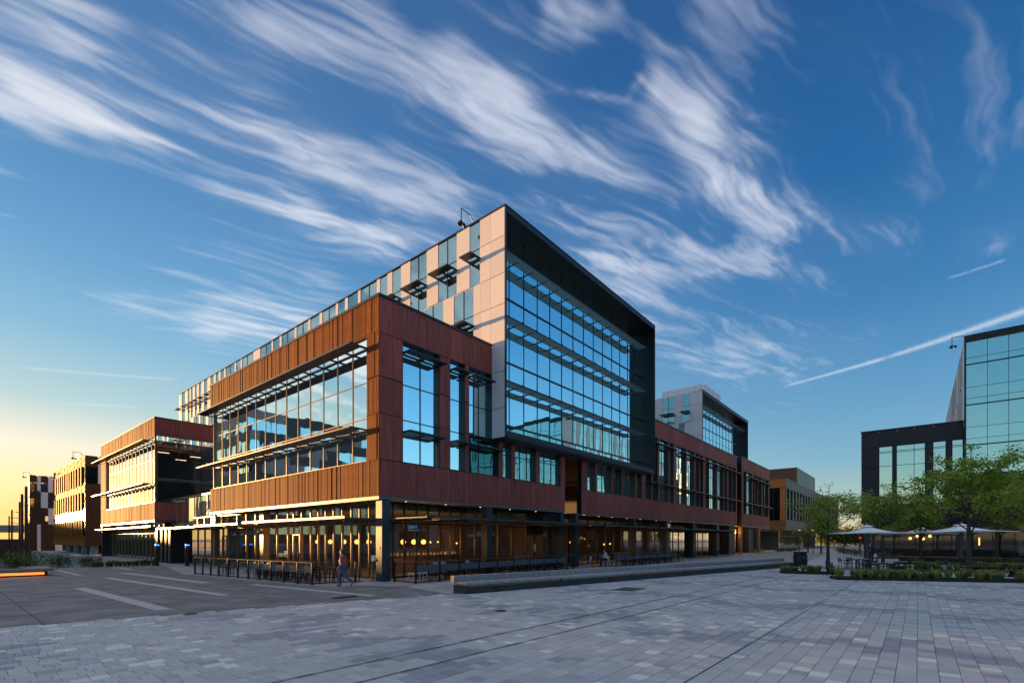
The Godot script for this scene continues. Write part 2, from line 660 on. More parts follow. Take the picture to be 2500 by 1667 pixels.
# projecting sun shade: a wall bar, cross arms and an outer blade, so that openings show between the arms
func sunshade(parent: Node3D, f: Fac, u0: float, u1: float, v: float, d0: float, depth: float, arms: Array) -> void:
	var m := MB.new()
	f.box(m, u0, v - 0.03, u1, v + 0.03, d0, d0 + 0.1)
	f.box(m, u0, v - 0.03, u1, v + 0.03, d0 + depth * 0.4, d0 + depth)
	f.box(m, u0, v - 0.045, u1, v + 0.04, d0 + depth, d0 + depth + 0.025)
	for a in [u0 + 0.09] + arms + [u1 - 0.09]:
		f.box(m, a - 0.09, v - 0.026, a + 0.09, v + 0.026, d0 + 0.1, d0 + depth * 0.4)
	part(parent, "sunshade", m, M.black_metal)


func boards(parent: Node3D, f: Fac, spans: Array, width := 0.2) -> void:
	var m := MB.new()
	for s in spans:
		var u: float = s[0]
		while u < s[1] - 0.01:
			var w := minf(width * rng.randf_range(0.75, 1.25), s[1] - u)
			var t := rng.randf_range(0.62, 1.12)
			var k := rng.randf()
			m.tint(Color(0.4 * t, (0.122 + 0.02 * k) * t, (0.036 + 0.014 * k) * t))
			f.box(m, u, s[2], u + w - 0.012, s[3], -0.03, rng.randf_range(0.0, 0.022))
			u += w
	var o := part(parent, "wood_boards", m, M.wood)
	o.set_meta("kind", "stuff")


func panels(parent: Node3D, f: Fac, us: Array, v0: float, v1: float, kind: String, variants: int, d := 0.0) -> void:
	for i in us.size() - 1:
		piece(parent, "wall_panel", f, us[i] + 0.008, v0 + 0.008, us[i + 1] - 0.008, v1 - 0.008, d - 0.045, d, M["%s%d" % [kind, rng.randi_range(0, variants - 1)]], 0.0004)


func steps(a: float, b: float, n: int) -> Array:
	var r := []
	for i in range(1, n):
		r.append(lerpf(a, b, float(i) / n))
	return r


func split(a: float, b: float, lo: float, hi: float) -> Array:
	var r := [a]
	var u := a
	while u + hi < b:
		u += rng.randf_range(lo, hi)
		r.append(u)
	if b - r[-1] < lo * 0.6 and r.size() > 1:
		r.pop_back()
	r.append(b)
	return r


# slabs, ceilings and a core behind the glass
func innards(parent: Node3D, lo: Vector3, hi: Vector3, floors: Array, core := 4.5) -> void:
	var m := MB.new()
	for y in floors:
		m.box(Vector3(lo.x, y - 0.35, lo.z), Vector3(hi.x, y, hi.z))
	part(parent, "floor_slabs", m, M.interior)
	m = MB.new()
	m.box(Vector3(lo.x + core, lo.y, lo.z + 0.3), Vector3(hi.x - 0.2, hi.y, hi.z - core))
	part(parent, "core_wall", m, M.interior)
	m = MB.new()
	var x := lo.x + 2.0
	while x < hi.x - 1:
		m.tube(Vector3(x, lo.y, hi.z - 1.6), Vector3(x, hi.y, hi.z - 1.6), 0.25, 0.25, 12, false)
		x += 6.3
	part(parent, "inner_columns", m, M.white_panel0)


func gfloor_glazing(parent: Node3D, f: Fac, us: Array, v0: float, v1: float, top: float, frame: Material, door_every := 0) -> void:
	for i in us.size() - 1:
		var m := MB.new()
		f.box(m, us[i] - 0.03, v0, us[i] + 0.03, top, -0.06, 0.07)
		f.box(m, us[i] + 0.031, v1 - 0.035, us[i + 1] - 0.031, v1 + 0.035, -0.05, 0.055)
		f.box(m, us[i] + 0.031, v0, us[i + 1] - 0.031, v0 + 0.1, -0.05, 0.055)
		f.box(m, us[i] + 0.031, top - 0.06, us[i + 1] - 0.031, top, -0.05, 0.055)
		var w := part(parent, "shop_window", m, frame)
		piece(w, "pane", f, us[i] + 0.035, v0 + 0.1, us[i + 1] - 0.035, v1 - 0.04, -0.01, 0.01, M.glass_clear, 0.001)
		piece(w, "pane", f, us[i] + 0.035, v1 + 0.04, us[i + 1] - 0.035, top - 0.06, -0.01, 0.01, M.glass_clear, 0.001)


func text_part(parent: Node3D, called: String, words: String, size: float, f: Fac, u: float, v: float, d: float, m: Material, flip := false) -> MeshInstance3D:
	var t := TextMesh.new()
	var sf := SystemFont.new()
	sf.font_names = PackedStringArray(["Droid Sans"])
	sf.font_weight = 700
	t.font = sf
	t.text = words
	t.font_size = 64
	t.pixel_size = size / 46.0
	t.depth = 0.01
	var o := MeshInstance3D.new()
	o.name = called
	o.mesh = t
	o.material_override = m
	parent.add_child(o, true)
	var x := -f.u if flip else f.u
	o.transform = Transform3D(Basis(x, UP, f.n), f.p(u, v, d) - (parent.position if parent.get_parent() == self else Vector3.ZERO))
	return o


func canopy(parent: Node3D, f: Fac, u0: float, u1: float, v: float, d0: float, d1: float, body: Material) -> void:
	var m := MB.new()
	f.box(m, u0, v - 0.05, u1, v, d0, d1 - 0.06)
	f.box(m, u0, v - 0.07, u1, v + 0.06, d1 - 0.059, d1)
	var k := u0 + 0.6
	while k < u1:
		f.box(m, k - 0.03, v - 0.16, k + 0.03, v - 0.051, d0, d1 - 0.3)
		k += 2.6
	part(parent, "canopy", m, body)


# a pendant lamp: cord, cap and glowing globe with its own light
func pendant(at: Vector3, r: float, top: float, label: String, group: String, e: float) -> Node3D:
	var t := thing("pendant_lamp", label, "lamp", at, group)
	var s := SphereMesh.new()
	s.radius = r
	s.height = r * 2
	s.radial_segments = 16
	s.rings = 10
	part(t, "globe", s, M.globe_glow if r > 0.1 else M.bulb_glow, false)
	var m := MB.new()
	m.tube(Vector3(0, r * 0.92, 0), Vector3(0, top - at.y, 0), 0.008, 0.008, 6)
	m.tube(Vector3(0, r * 0.93, 0), Vector3(0, r + 0.06, 0), 0.035, 0.02, 8)
	part(t, "cord", m, M.black_metal, false)
	if e > 0:
		var l := OmniLight3D.new()
		l.name = "lamp_light"
		l.light_color = Color(1.0, 0.74, 0.4)
		l.light_energy = e
		l.light_size = r * 0.8
		l.omni_range = 18
		l.omni_attenuation = 2
		l.shadow_enabled = true
		t.add_child(l)
	return t


# ---------------------------------------------------------------- ground
func sheet(m: MB, pts: Array, y: float) -> void:
	var p := PackedVector2Array()
	for q in pts:
		p.append(Vector2(q[0], q[1]))
	var ix := Geometry2D.triangulate_polygon(p)
	for k in range(0, ix.size(), 3):
		var a := Vector3(p[ix[k]].x, y, p[ix[k]].y)
		var b := Vector3(p[ix[k + 1]].x, y, p[ix[k + 1]].y)
		var d := Vector3(p[ix[k + 2]].x, y, p[ix[k + 2]].y)
		if (b - a).cross(d - a).y > 0:
			m.tri(a, b, d)
		else:
			m.tri(a, d, b)


func edge_z(x: float) -> float:
	return -17.33 + 0.24 * (x - 1.12) if x < 13.3 else -14.41 + 0.2 * (x - 13.3)


func build_ground() -> void:
	var grass := mat("field", Color(0.17, 0.18, 0.13), 0.95)
	var m := MB.new()
	m.box(Vector3(-1500, -3.6, -1500), Vector3(1500, -3.2, 1500))
	struct("ground", m, grass)
	var conc := mat("pavement_concrete", Color(0.72, 0.715, 0.71), 0.8)
	grainy(conc, noise_tex(31, 0.012, Color(0.8, 0.79, 0.78), Color(1, 1, 1), 512, 5), Vector3(0.09, 0.09, 0.09))
	m = MB.new()
	m.box(Vector3(-120, -3.2, -50.5), Vector3(420, 0, 160))
	m.box(Vector3(12.9, -3.2, -150), Vector3(420, 0, -50.5))
	struct("pavement", m, conc)
	var asp := mat("road_surface", Color(0.54, 0.53, 0.52), 0.85)
	grainy(asp, noise_tex(32, 0.012, Color(0.7, 0.7, 0.7), Color(1.0, 1.0, 1.0), 1024, 7), Vector3(0.05, 0.05, 0.05))
	m = MB.new()
	m.quad(Vector3(-120, 0, -50.49), Vector3(12.88, 0, -50.49), Vector3(12.88, -3.19, -106), Vector3(-120, -3.19, -106))
	struct("street_slope", m, asp)
	# street concrete: separate slabs with open joints
	m = MB.new()
	var road := [[-90, -50.4], [12.6, -50.4], [12.2, -46.2], [10.25, -35.6], [11.55, -21.6], [13.0, -20.2], [14.2, -18.4], [13.25, edge_z(13.25)], [-90, edge_z(-90)]]
	sheet(m, road, 0.004)
	var rd := struct("road", m, asp)
	var jm := MB.new()
	var dark := mat("joint", Color(0.2, 0.2, 0.2), 0.9)
	for x in [-7.5, -4.4, -1.3, 1.87, 4.98, 8.1]:
		jm.box(Vector3(x - 0.012, 0.0, -50.3), Vector3(x + 0.012, 0.0065, edge_z(x)))
	for z in [-46.0, -40.5, -35.0, -29.5, -24.0, -19.6]:
		jm.box(Vector3(-40, 0.0, z - 0.01), Vector3(10.2, 0.006, z + 0.01))
	part(rd, "joint", jm, dark)
	# repairs in the street surface
	var fix := mat("road_repair", Color(0.49, 0.485, 0.48), 0.88)
	grainy(fix, asp.albedo_texture, Vector3(0.11, 0.11, 0.11))
	for q in [[2.3, -25.5, 1.5, 0.9], [7.2, -18.6, 0.8, 1.3], [-1.0, -21.5, 2.2, 0.7], [8.9, -33.0, 0.7, 2.0], [3.4, -33.5, 1.1, 1.1]]:
		var rp := MB.new()
		rp.box(Vector3(q[0], 0.002, q[1]), Vector3(q[0] + q[2], 0.0055, q[1] + q[3]))
		struct("road_repair", rp, fix)
	# pale granite bands let into the street
	var gran := mat("pale_granite", Color(0.76, 0.75, 0.75), 0.75)
	grainy(gran, noise_tex(33, 0.2, Color(0.78, 0.78, 0.78), Color(1, 1, 1), 256, 3), Vector3(1.2, 1.2, 1.2))
	for q in [[4.1, 4.52, -28.9, -17.9, 0.03], [6.3, 6.65, -35.6, -20.6, 0.06], [7.9, 8.4, -40.0, -27.3, 0.06], [9.2, 9.55, -49.0, -43.9, 0.01], [5.72, 6.0, -47.1, -39.1, 0.0], [9.85, 10.25, -24.7, -16.1, 0.11]]:
		m = MB.new()
		var z: float = q[2]
		var kk := 0
		while z < q[3] - 0.01:
			var z1 := minf(z + 0.62, q[3])
			var s0: float = q[4] * (z - q[2])
			m.box(Vector3(q[0] + s0, 0.002, z + 0.006), Vector3(q[1] + s0, 0.009, z1 - 0.006))
			z = z1
		struct("granite_band", m, gran)
	# pavement joints
	m = MB.new()
	for x in range(16, 90, 3):
		m.box(Vector3(x, -0.01, -22.6), Vector3(x + 0.016, 0.0025, edge_z(x) - 0.9))
	m.box(Vector3(13, -0.01, -19.0), Vector3(110, 0.002, -18.985))
	part(get_node("pavement"), "joint", m, dark)


# ---------------------------------------------------------------- the block with timber boards on the street and red panels on the plaza
func build_wood_building() -> void:
	var t := thing("office_building", "three-storey corner block, timber boards on the street side, dark red panels on the plaza side", "building", Vector3(19, 0, -33))
	var L := Fac.new(Vector3(14.75, 0, 0), Vector3(0, 0, -1), Vector3(-1, 0, 0))
	var Rf := Fac.new(Vector3(0, 0, -21.18), Vector3(1, 0, 0), Vector3(0, 0, 1))
	timber_face(t, L, 21.19, 44.55, 22.27, 43.9, 14, 14.65, 12.9, 6.3, 4.42, [10.5, 8.6], [12.25, 7.95])
	# backing of the plaza face and roof
	var m := MB.new()
	Rf.box(m, 15.0, 12.82, 23.3, 14.6, -0.5, -0.06)
	Rf.box(m, 15.0, 4.45, 31.8, 6.29, -0.5, -0.06)
	for q in [[15.0, 16.2], [18.9, 19.65], [20.94, 21.2]]:
		Rf.box(m, q[0], 6.3, q[1], 12.81, -0.45, -0.06)
	for q in [[24.05, 24.38], [25.34, 25.65], [28.09, 28.49], [31.3, 31.8]]:
		Rf.box(m, q[0], 6.3, q[1], 8.66, -0.45, -0.06)
	part(t, "wall", m, M.dark_panel)
	m = MB.new()
	m.box(Vector3(15.0, 14.3, -44.3), Vector3(23.3, 14.5, -21.5))
	part(t, "roof", m, M.roofing)
	m = MB.new()
	m.box(Vector3(14.70, 14.66, -44.6), Vector3(15.05, 14.8, -21.13))
	m.box(Vector3(15.052, 14.66, -21.45), Vector3(23.33, 14.8, -21.13))
	part(t, "coping", m, M.coping)
	# red cladding panels
	panels(t, Rf, [14.77, 15.6, 16.24, 17.35, 17.95, 18.87, 19.3, 19.67, 20.7, 21.24, 22.35, 23.33], 12.83, 14.65, "red_panel", 4)
	panels(t, Rf, [14.77, 15.6, 16.24, 17.2, 17.8, 18.87, 19.35, 19.67, 20.9, 21.24, 22.5, 23.3, 24.4, 25.3, 25.68, 26.6, 27.4, 28.06, 28.52, 29.8, 31.0, 31.83], 4.42, 6.29, "red_panel", 4)
	for b in [[6.32, 8.66], [8.68, 10.54], [10.59, 12.81]]:
		panels(t, Rf, [14.77, 15.6, 16.24], b[0], b[1], "red_panel", 4)
		panels(t, Rf, [18.87, 19.35, 19.67], b[0], b[1], "red_panel", 4)
		panels(t, Rf, [20.91, 21.24], b[0], b[1], "red_panel", 4)
	for q in [[24.02, 24.41], [25.31, 25.68], [28.06, 28.52], [31.27, 31.83]]:
		panels(t, Rf, q, 6.32, 8.66, "red_panel", 4)
	var T := [8.65, 10.56]
	window(t, Rf, 16.24, 18.87, 6.31, 12.82, 0.28, [17.64], T, M.black_metal, M.glass_front)
	window(t, Rf, 19.67, 20.91, 6.31, 12.82, 0.28, [], T, M.black_metal, M.glass_front)
	window(t, Rf, 21.24, 23.3, 8.66, 12.82, 0.28, [22.35], [10.56], M.black_metal, M.glass_front)
	window(t, Rf, 21.24, 24.02, 6.31, 8.64, 0.28, [22.35], [], M.black_metal, M.glass_dark)
	window(t, Rf, 24.41, 25.31, 6.31, 8.66, 0.28, [], [7.9], M.black_metal, M.glass_wavy, 0.004)
	window(t, Rf, 25.68, 28.06, 6.31, 8.66, 0.28, [26.5, 27.3], [7.9], M.black_metal, M.glass_wavy, 0.004)
	window(t, Rf, 28.52, 31.27, 6.31, 8.66, 0.28, [29.4, 30.3], [7.9], M.black_metal, M.glass_wavy, 0.004)
	for v in [12.2, 7.95]:
		sunshade(t, Rf, 16.24, 18.95, v, -0.28, 0.85, [17.64])
		sunshade(t, Rf, 19.67, 21.0, v, -0.28, 0.85, [])
		sunshade(t, Rf, 21.24, 23.1 if v > 10 else 24.1, v, -0.28, 0.85, [22.35])
	innards(t, Vector3(15.4, 4.6, -43.5), Vector3(23.2, 14.3, -21.9), [4.9, 8.9, 13.3], 3.5)
	# soffit under the first floor with small downlights
	m = MB.new()
	m.box(Vector3(14.80, 4.3, -44.5), Vector3(31.8, 4.44, -21.24))
	part(t, "soffit", m, M.soffit)
	m = MB.new()
	m.box(Vector3(14.72, 4.24, -44.52), Vector3(14.95, 4.41, -21.16))
	m.box(Vector3(14.952, 4.28, -21.4), Vector3(31.82, 4.41, -21.16))
	part(t, "base_trim", m, M.steel)
	for x in [17.0, 20.0, 23.0, 26.0, 29.0]:
		downlight(t, Vector3(x, 4.295, -21.9))
	# columns
	m = MB.new()
	column(t, 14.93, 15.47, -21.72, -21.2, 4.24)
	column(t, 22.95, 23.45, -21.75, -21.25, 4.28)
	column(t, 31.35, 31.8, -21.75, -21.25, 4.28)
	# ground floor glazing
	var GL := Fac.new(Vector3(15.9, 0, 0), Vector3(0, 0, -1), Vector3(-1, 0, 0))
	var GR := Fac.new(Vector3(0, 0, -22.7), Vector3(1, 0, 0), Vector3(0, 0, 1))
	gfloor_glazing(t, GL, [22.7, 23.75, 24.7, 25.54, 26.52, 27.49, 28.43, 29.34, 30.28, 31.49, 32.6, 33.42, 35.06, 36.8], 0.0, 3.1, 4.24, M.warm_frame)
	gfloor_glazing(t, GL, [37.4, 38.66, 40.32, 42.08, 43.7, 45.0, 46.4, 47.63, 49.28, 51.02, 52.69], 0.0, 3.1, 4.24, M.warm_frame)
	gfloor_glazing(t, GR, [15.95, 16.7, 17.5, 18.4, 19.25, 20.2, 21.1, 22.0, 23.3, 24.3, 25.4], 0.0, 3.1, 4.24, M.black_metal)
	gfloor_glazing(t, GR, [25.6, 27.1, 28.8], 0.0, 3.1, 4.24, M.black_metal)
	gfloor_glazing(t, GR, [30.9, 31.6, 33.2, 34.6], 0.0, 3.1, 4.24, M.black_metal)
	m = MB.new()
	GL.box(m, 36.8, 0, 37.36, 4.23, -0.2, 0.25)
	GL.box(m, 45.5, 0, 45.95, 4.2, 0.1, 0.5)
	part(t, "wall_pier", m, M.warm_frame)
	# two doors on the street face
	for z in [32.0, 44.4]:
		m = MB.new()
		GL.box(m, z - 0.5, 0.02, z - 0.42, 2.55, 0.08, 0.16)
		GL.box(m, z + 0.42, 0.02, z + 0.5, 2.55, 0.08, 0.16)
		GL.box(m, z - 0.42, 2.46, z + 0.42, 2.55, 0.08, 0.16)
		GL.box(m, z - 0.42, 0.02, z + 0.42, 0.2, 0.08, 0.16)
		var dr := part(t, "door", m, M.warm_frame)
		piece(dr, "pane", GL, z - 0.415, 0.2, z + 0.415, 2.455, 0.11, 0.13, M.glass_clear)
		m = MB.new()
		GL.box(m, z - 0.34, 0.95, z - 0.3, 1.3, 0.165, 0.22)
		part(dr, "handle", m, M.steel)
	# doors on the plaza face
	for x in [29.2, 30.2]:
		m = MB.new()
		GR.box(m, x - 0.45, 0.02, x - 0.37, 2.6, -0.04, 0.06)
		GR.box(m, x + 0.37, 0.02, x + 0.45, 2.6, -0.04, 0.06)
		GR.box(m, x - 0.37, 2.5, x + 0.37, 2.6, -0.04, 0.06)
		GR.box(m, x - 0.37, 0.02, x + 0.37, 0.18, -0.04, 0.06)
		var dr := part(t, "door", m, M.black_metal)
		piece(dr, "pane", GR, x - 0.365, 0.18, x + 0.365, 2.495, 0.0, 0.02, M.glass_clear)
		m = MB.new()
		m.tube(GR.p(x + 0.3, 0.7, 0.12), GR.p(x + 0.3, 1.9, 0.12), 0.018, 0.018, 8)
		part(dr, "handle", m, M.steel)
	m = MB.new()
	GR.box(m, 28.83, 2.61, 30.85, 4.23, -0.05, 0.03)
	part(t, "door_header", m, M.black_metal)
	canopy(t, GL, 22.3, 34.9, 3.32, 0.08, 2.44, M.steel)
	canopy(t, GL, 35.7, 44.0, 3.26, 0.08, 2.44, M.steel)
	canopy(t, GL, 44.1, 54.3, 3.2, 0.08, 2.44, M.steel)
	canopy(t, GR, 16.0, 23.1, 3.34, 0.08, 3.76, M.blue_steel)
	canopy(t, GR, 23.9, 33.9, 3.34, 0.08, 3.76, M.blue_steel)
	# rooms behind the shop windows
	m = MB.new()
	m.box(Vector3(16.2, -0.02, -56), Vector3(34.4, 0.015, -23.0))
	part(t, "shop_floor", m, M.interior_dark)
	m = MB.new()
	m.box(Vector3(26.0, 0.02, -40), Vector3(26.2, 4.2, -27.6))
	m.box(Vector3(22.0, 0.02, -56), Vector3(22.2, 4.2, -40.2))
	m.box(Vector3(26.3, 0.02, -27.8), Vector3(34.4, 4.2, -27.6))
	m.box(Vector3(16.2, 0.02, -40.18), Vector3(26, 4.2, -40.0))
	part(t, "shop_wall", m, M.interior_brick)
	m = MB.new()
	m.box(Vector3(16.2, 3.9, -56), Vector3(34.4, 4.0, -23.0))
	part(t, "shop_ceiling", m, M.interior_dark)
	# writing
	text_part(t, "lettering", "CRAFT", 0.26, GL, 34.4, 1.1, 0.03, M.letter_white, true)
	text_part(t, "lettering", "75", 0.42, GL, 33.68, 1.16, 0.03, M.letter_white, true)
	var y := 1.98
	for w in ["B", "L", "D"]:
		text_part(t, "lettering", w, 0.34, GL, 50.15, y, 0.03, M.letter_white, true)
		y -= 0.46
	piece(t, "notice", GR, 29.75, 1.3, 29.95, 1.85, 0.065, 0.07, M.letter_white)
	piece(t, "exit_sign", GL, 39.6, 2.75, 39.85, 2.87, -0.6, -0.55, M.exit_glow)
	piece(t, "number_plate", Fac.new(Vector3(14.93, 0, 0), Vector3(0, 0, -1), Vector3(-1, 0, 0)), 21.4, 1.7, 21.55, 1.82, 0.002, 0.012, M.letter_white)
	# hanging sign
	var s := thing("hanging_sign", "dark square restaurant sign hanging under the canopy beside the corner column", "sign", Vector3(16.1, 2.55, -20.0))
	m = MB.new()
	m.box(Vector3(15.62, 2.56, -20.03), Vector3(16.5, 3.06, -19.97))
	part(s, "board", m, M.coping)
	m = MB.new()
	m.box(Vector3(15.8, 3.06, -20.02), Vector3(15.84, 3.3, -19.98))
	m.box(Vector3(16.28, 3.06, -20.02), Vector3(16.32, 3.3, -19.98))
	part(s, "hanger", m, M.black_metal)
	var SF := Fac.new(Vector3(0, 0, -19.97), Vector3(1, 0, 0), Vector3(0, 0, 1))
	text_part(s, "lettering", "CRAFT", 0.145, SF, 15.93, 2.82, 0.006, M.letter_white)
	text_part(s, "lettering", "75", 0.19, SF, 16.3, 2.84, 0.006, M.letter_red)
	text_part(s, "lettering", "RESTAURANT & PUB", 0.055, SF, 16.02, 2.66, 0.006, M.letter_white)
	# pendant lamps of the restaurant
	for z in [-34.3, -32.5, -30.7, -29.1, -27.7, -26.4]:
		pendant(Vector3(18.5, 2.03, z), 0.16, 3.9, "glowing round globe lamp hanging inside behind the street windows", "globe lamps of the restaurant", 0.16)
	for x in [19.2, 20.05, 20.85]:
		pendant(Vector3(x, 2.03, -25.0), 0.16, 3.9, "glowing round globe lamp hanging inside behind the plaza windows", "globe lamps by the plaza windows", 0.16)
	for q in [[21.6, 2.0], [22.3, 2.0], [23.0, 2.02], [24.2, 1.9], [24.8, 1.92]]:
		pendant(Vector3(q[0], q[1], -26.0), 0.06, 3.9, "small glowing bulb hanging inside beside the globe lamps", "small bulbs over the bar", 0.12)
	# bar counter with stacked plates, seen through the plaza windows
	var b := thing("bar_counter", "lit bar counter with stacked plates behind the plaza windows", "counter", Vector3(22, 0, -26.5))
	m = MB.new()
	m.box(Vector3(18.6, 0.02, -26.9), Vector3(25.4, 1.05, -26.2))
	part(b, "front", m, M.interior_brick)
	m = MB.new()
	m.box(Vector3(18.5, 1.05, -26.95), Vector3(25.5, 1.1, -26.1))
	part(b, "top", m, M.brown_panel)
	m = MB.new()
	for i in 34:
		var x := 18.8 + i * 0.19 + rng.randf() * 0.1
		m.tint(Color(0.4, 0.3, 0.2) * rng.randf_range(0.4, 1.4))
		m.lathe(Vector3(x, 1.1, -26.35 - rng.randf() * 0.3), [Vector2(0.05, 0), Vector2(0.06, rng.randf_range(0.05, 0.2)), Vector2(0.001, 0.21)], 8)
	var pl := part(b, "plates", m, M.vertex)
	pl.set_meta("kind", "stuff")


func downlight(t: Node3D, at: Vector3) -> void:
	var m := MB.new()
	m.tube(at, at - Vector3(0, 0.02, 0), 0.05, 0.05, 10)
	part(t, "downlight", m, M.strip_glow)


func column(t: Node3D, x0: float, x1: float, z0: float, z1: float, h: float, m2: Material = null) -> void:
	var m := MB.new()
	m.box(Vector3(x0, 0, z0), Vector3(x1, 2.2, z1))
	m.box(Vector3(x0 + 0.006, 2.2, z0 + 0.006), Vector3(x1 - 0.006, 2.215, z1 - 0.006))
	m.box(Vector3(x0, 2.215, z0), Vector3(x1, h, z1))
	part(t, "column", m, m2 if m2 else M.blue_steel)


# boards above and below a long recessed curtain wall, with two sun shades
func timber_face(t: Node3D, L: Fac, ua: float, ub: float, ga: float, gb: float, bays: int, top: float, head: float, sill: float, bot: float, transoms: Array, shades: Array) -> void:
	var m := MB.new()
	L.box(m, ua, head + 0.02, ub, top, -0.45, -0.04)
	L.box(m, ua, bot, ub, sill - 0.02, -0.45, -0.04)
	if ga - ua > 0.2:
		L.box(m, ua, sill, ga - 0.04, head, -0.45, -0.04)
	if ub - gb > 1.0:
		L.box(m, gb + 0.04, sill, ub, head, -0.45, -0.04)
	part(t, "wall", m, M.brown_panel)
	var spans := [[ua, ub, head, top], [ua, ub, bot, sill]]
	if ga - ua > 0.2:
		spans += [[ua, ga, sill + 0.01, 8.65], [ua, ga, 8.67, 10.55], [ua, ga, 10.6, head - 0.01]]
	if ub - gb > 1.0:
		spans += [[gb, ub, sill + 0.01, head - 0.01]]
	boards(t, L, spans)
	var us := steps(ga, gb, bays)
	var w := window(t, L, ga, gb, sill, head, 0.16, us, transoms, M.warm_frame, M.glass_west, 0.0022, 0.045, "curtain_wall")
	for v in shades:
		sunshade(t, L, ga, ub, v, -0.16, 1.15, us)


# ---------------------------------------------------------------- upper volume: white cladding on the street side, framed glass on the plaza
func tower_front(t: Node3D, F: Fac, u0: float, u1: float, v0: float, v1: float, deep: float, cols: Array, rows: Array, floors: Array, shades: Array, glass: Material) -> void:
	# frame: top, bottom and both sides stand proud of the glass
	var m := MB.new()
	F.box(m, u0 + 0.06, v1 - 0.35, u1, v1, -deep - 0.4, 0)
	F.box(m, u0 + 0.06, v0, u1 - 0.02, v0 + 0.3, -deep - 0.4, -0.01)
	F.box(m, u0 + 0.06, v0, u0 + 0.12, v1 - 0.351, -deep - 0.4, 0)
	F.box(m, u1 - 0.12, v0, u1, v1 - 0.351, -deep - 0.4, 0)
	part(t, "frame", m, M.dark_panel)
	m = MB.new()
	F.box(m, u0 - 0.015, v1 - 0.02, u1 + 0.015, v1 + 0.05, -0.5, 0.03)
	F.box(m, u0 - 0.015, v0, u0 + 0.04, v1 - 0.021, -0.03, 0.03)
	F.box(m, u1 - 0.04, v0, u1 + 0.015, v1 - 0.021, -0.03, 0.03)
	F.box(m, u0 + 0.041, v0 - 0.02, u1 - 0.041, v0 + 0.03, -0.03, 0.03)
	part(t, "frame_trim", m, M.coping)
	var w := window(t, F, u0 + 0.12, u1 - 0.12, v0 + 0.3, v1 - 0.35, deep, cols, rows, M.black_metal, glass, 0.0022, 0.035, "curtain_wall")
	m = MB.new()
	for y in floors:
		F.box(m, u0 + 0.16, y - 0.06, u1 - 0.16, y + 0.06, -deep - 0.03, -deep + 0.05)
	part(w, "spandrel_rail", m, M.black_metal)
	for y in shades:
		var s := MB.new()
		F.box(s, u0 + 0.3, y - 0.02, u1 - 1.6, y + 0.02, -deep + 0.32, -deep + 1.12)
		var sh := part(t, "sunshade", s, M.glass_shade)
		s = MB.new()
		for x in cols:
			if x < u1 - 1.6:
				var a := F.p(x, y - 0.06, -deep + 0.02)
				var b := F.p(x, y + 0.05, -deep + 1.2)
				s.bar(a, b, 0.05, 0.08)
		F.box(s, u0 + 0.3, y - 0.035, u1 - 1.6, y + 0.03, -deep + 1.121, -deep + 1.15)
		part(sh, "bracket", s, M.black_metal)


# white panels with tall narrow windows between, in bar-code order: windows = [[u0, u1, [mullions]], ...]
func barcode_row(t: Node3D, f: Fac, u0: float, u1: float, v0: float, v1: float, wins: Array, joint: float, shade: float, glass: Material) -> void:
	var at := u0
	var k := 0
	for w in wins + [[u1, u1, []]]:
		if w[0] - at > 0.05:
			var us := [at]
			var n := int(round((w[0] - at) / 0.85))
			if n > 1:
				us += steps(at, w[0], n)
			us.append(w[0])
			panels(t, f, us, joint, v1, "white_panel", 3)
			panels(t, f, us, v0, joint, "white_panel", 3)
		if w[1] > w[0]:
			window(t, f, w[0], w[1], v0, v1, 0.05, w[2], [joint], M.mullion, glass, 0.002, 0.04)
			if shade > 0:
				sunshade(t, f, w[0] - 0.1, w[1] + 0.02, shade, 0.0, 0.95, w[2])
		at = w[1]


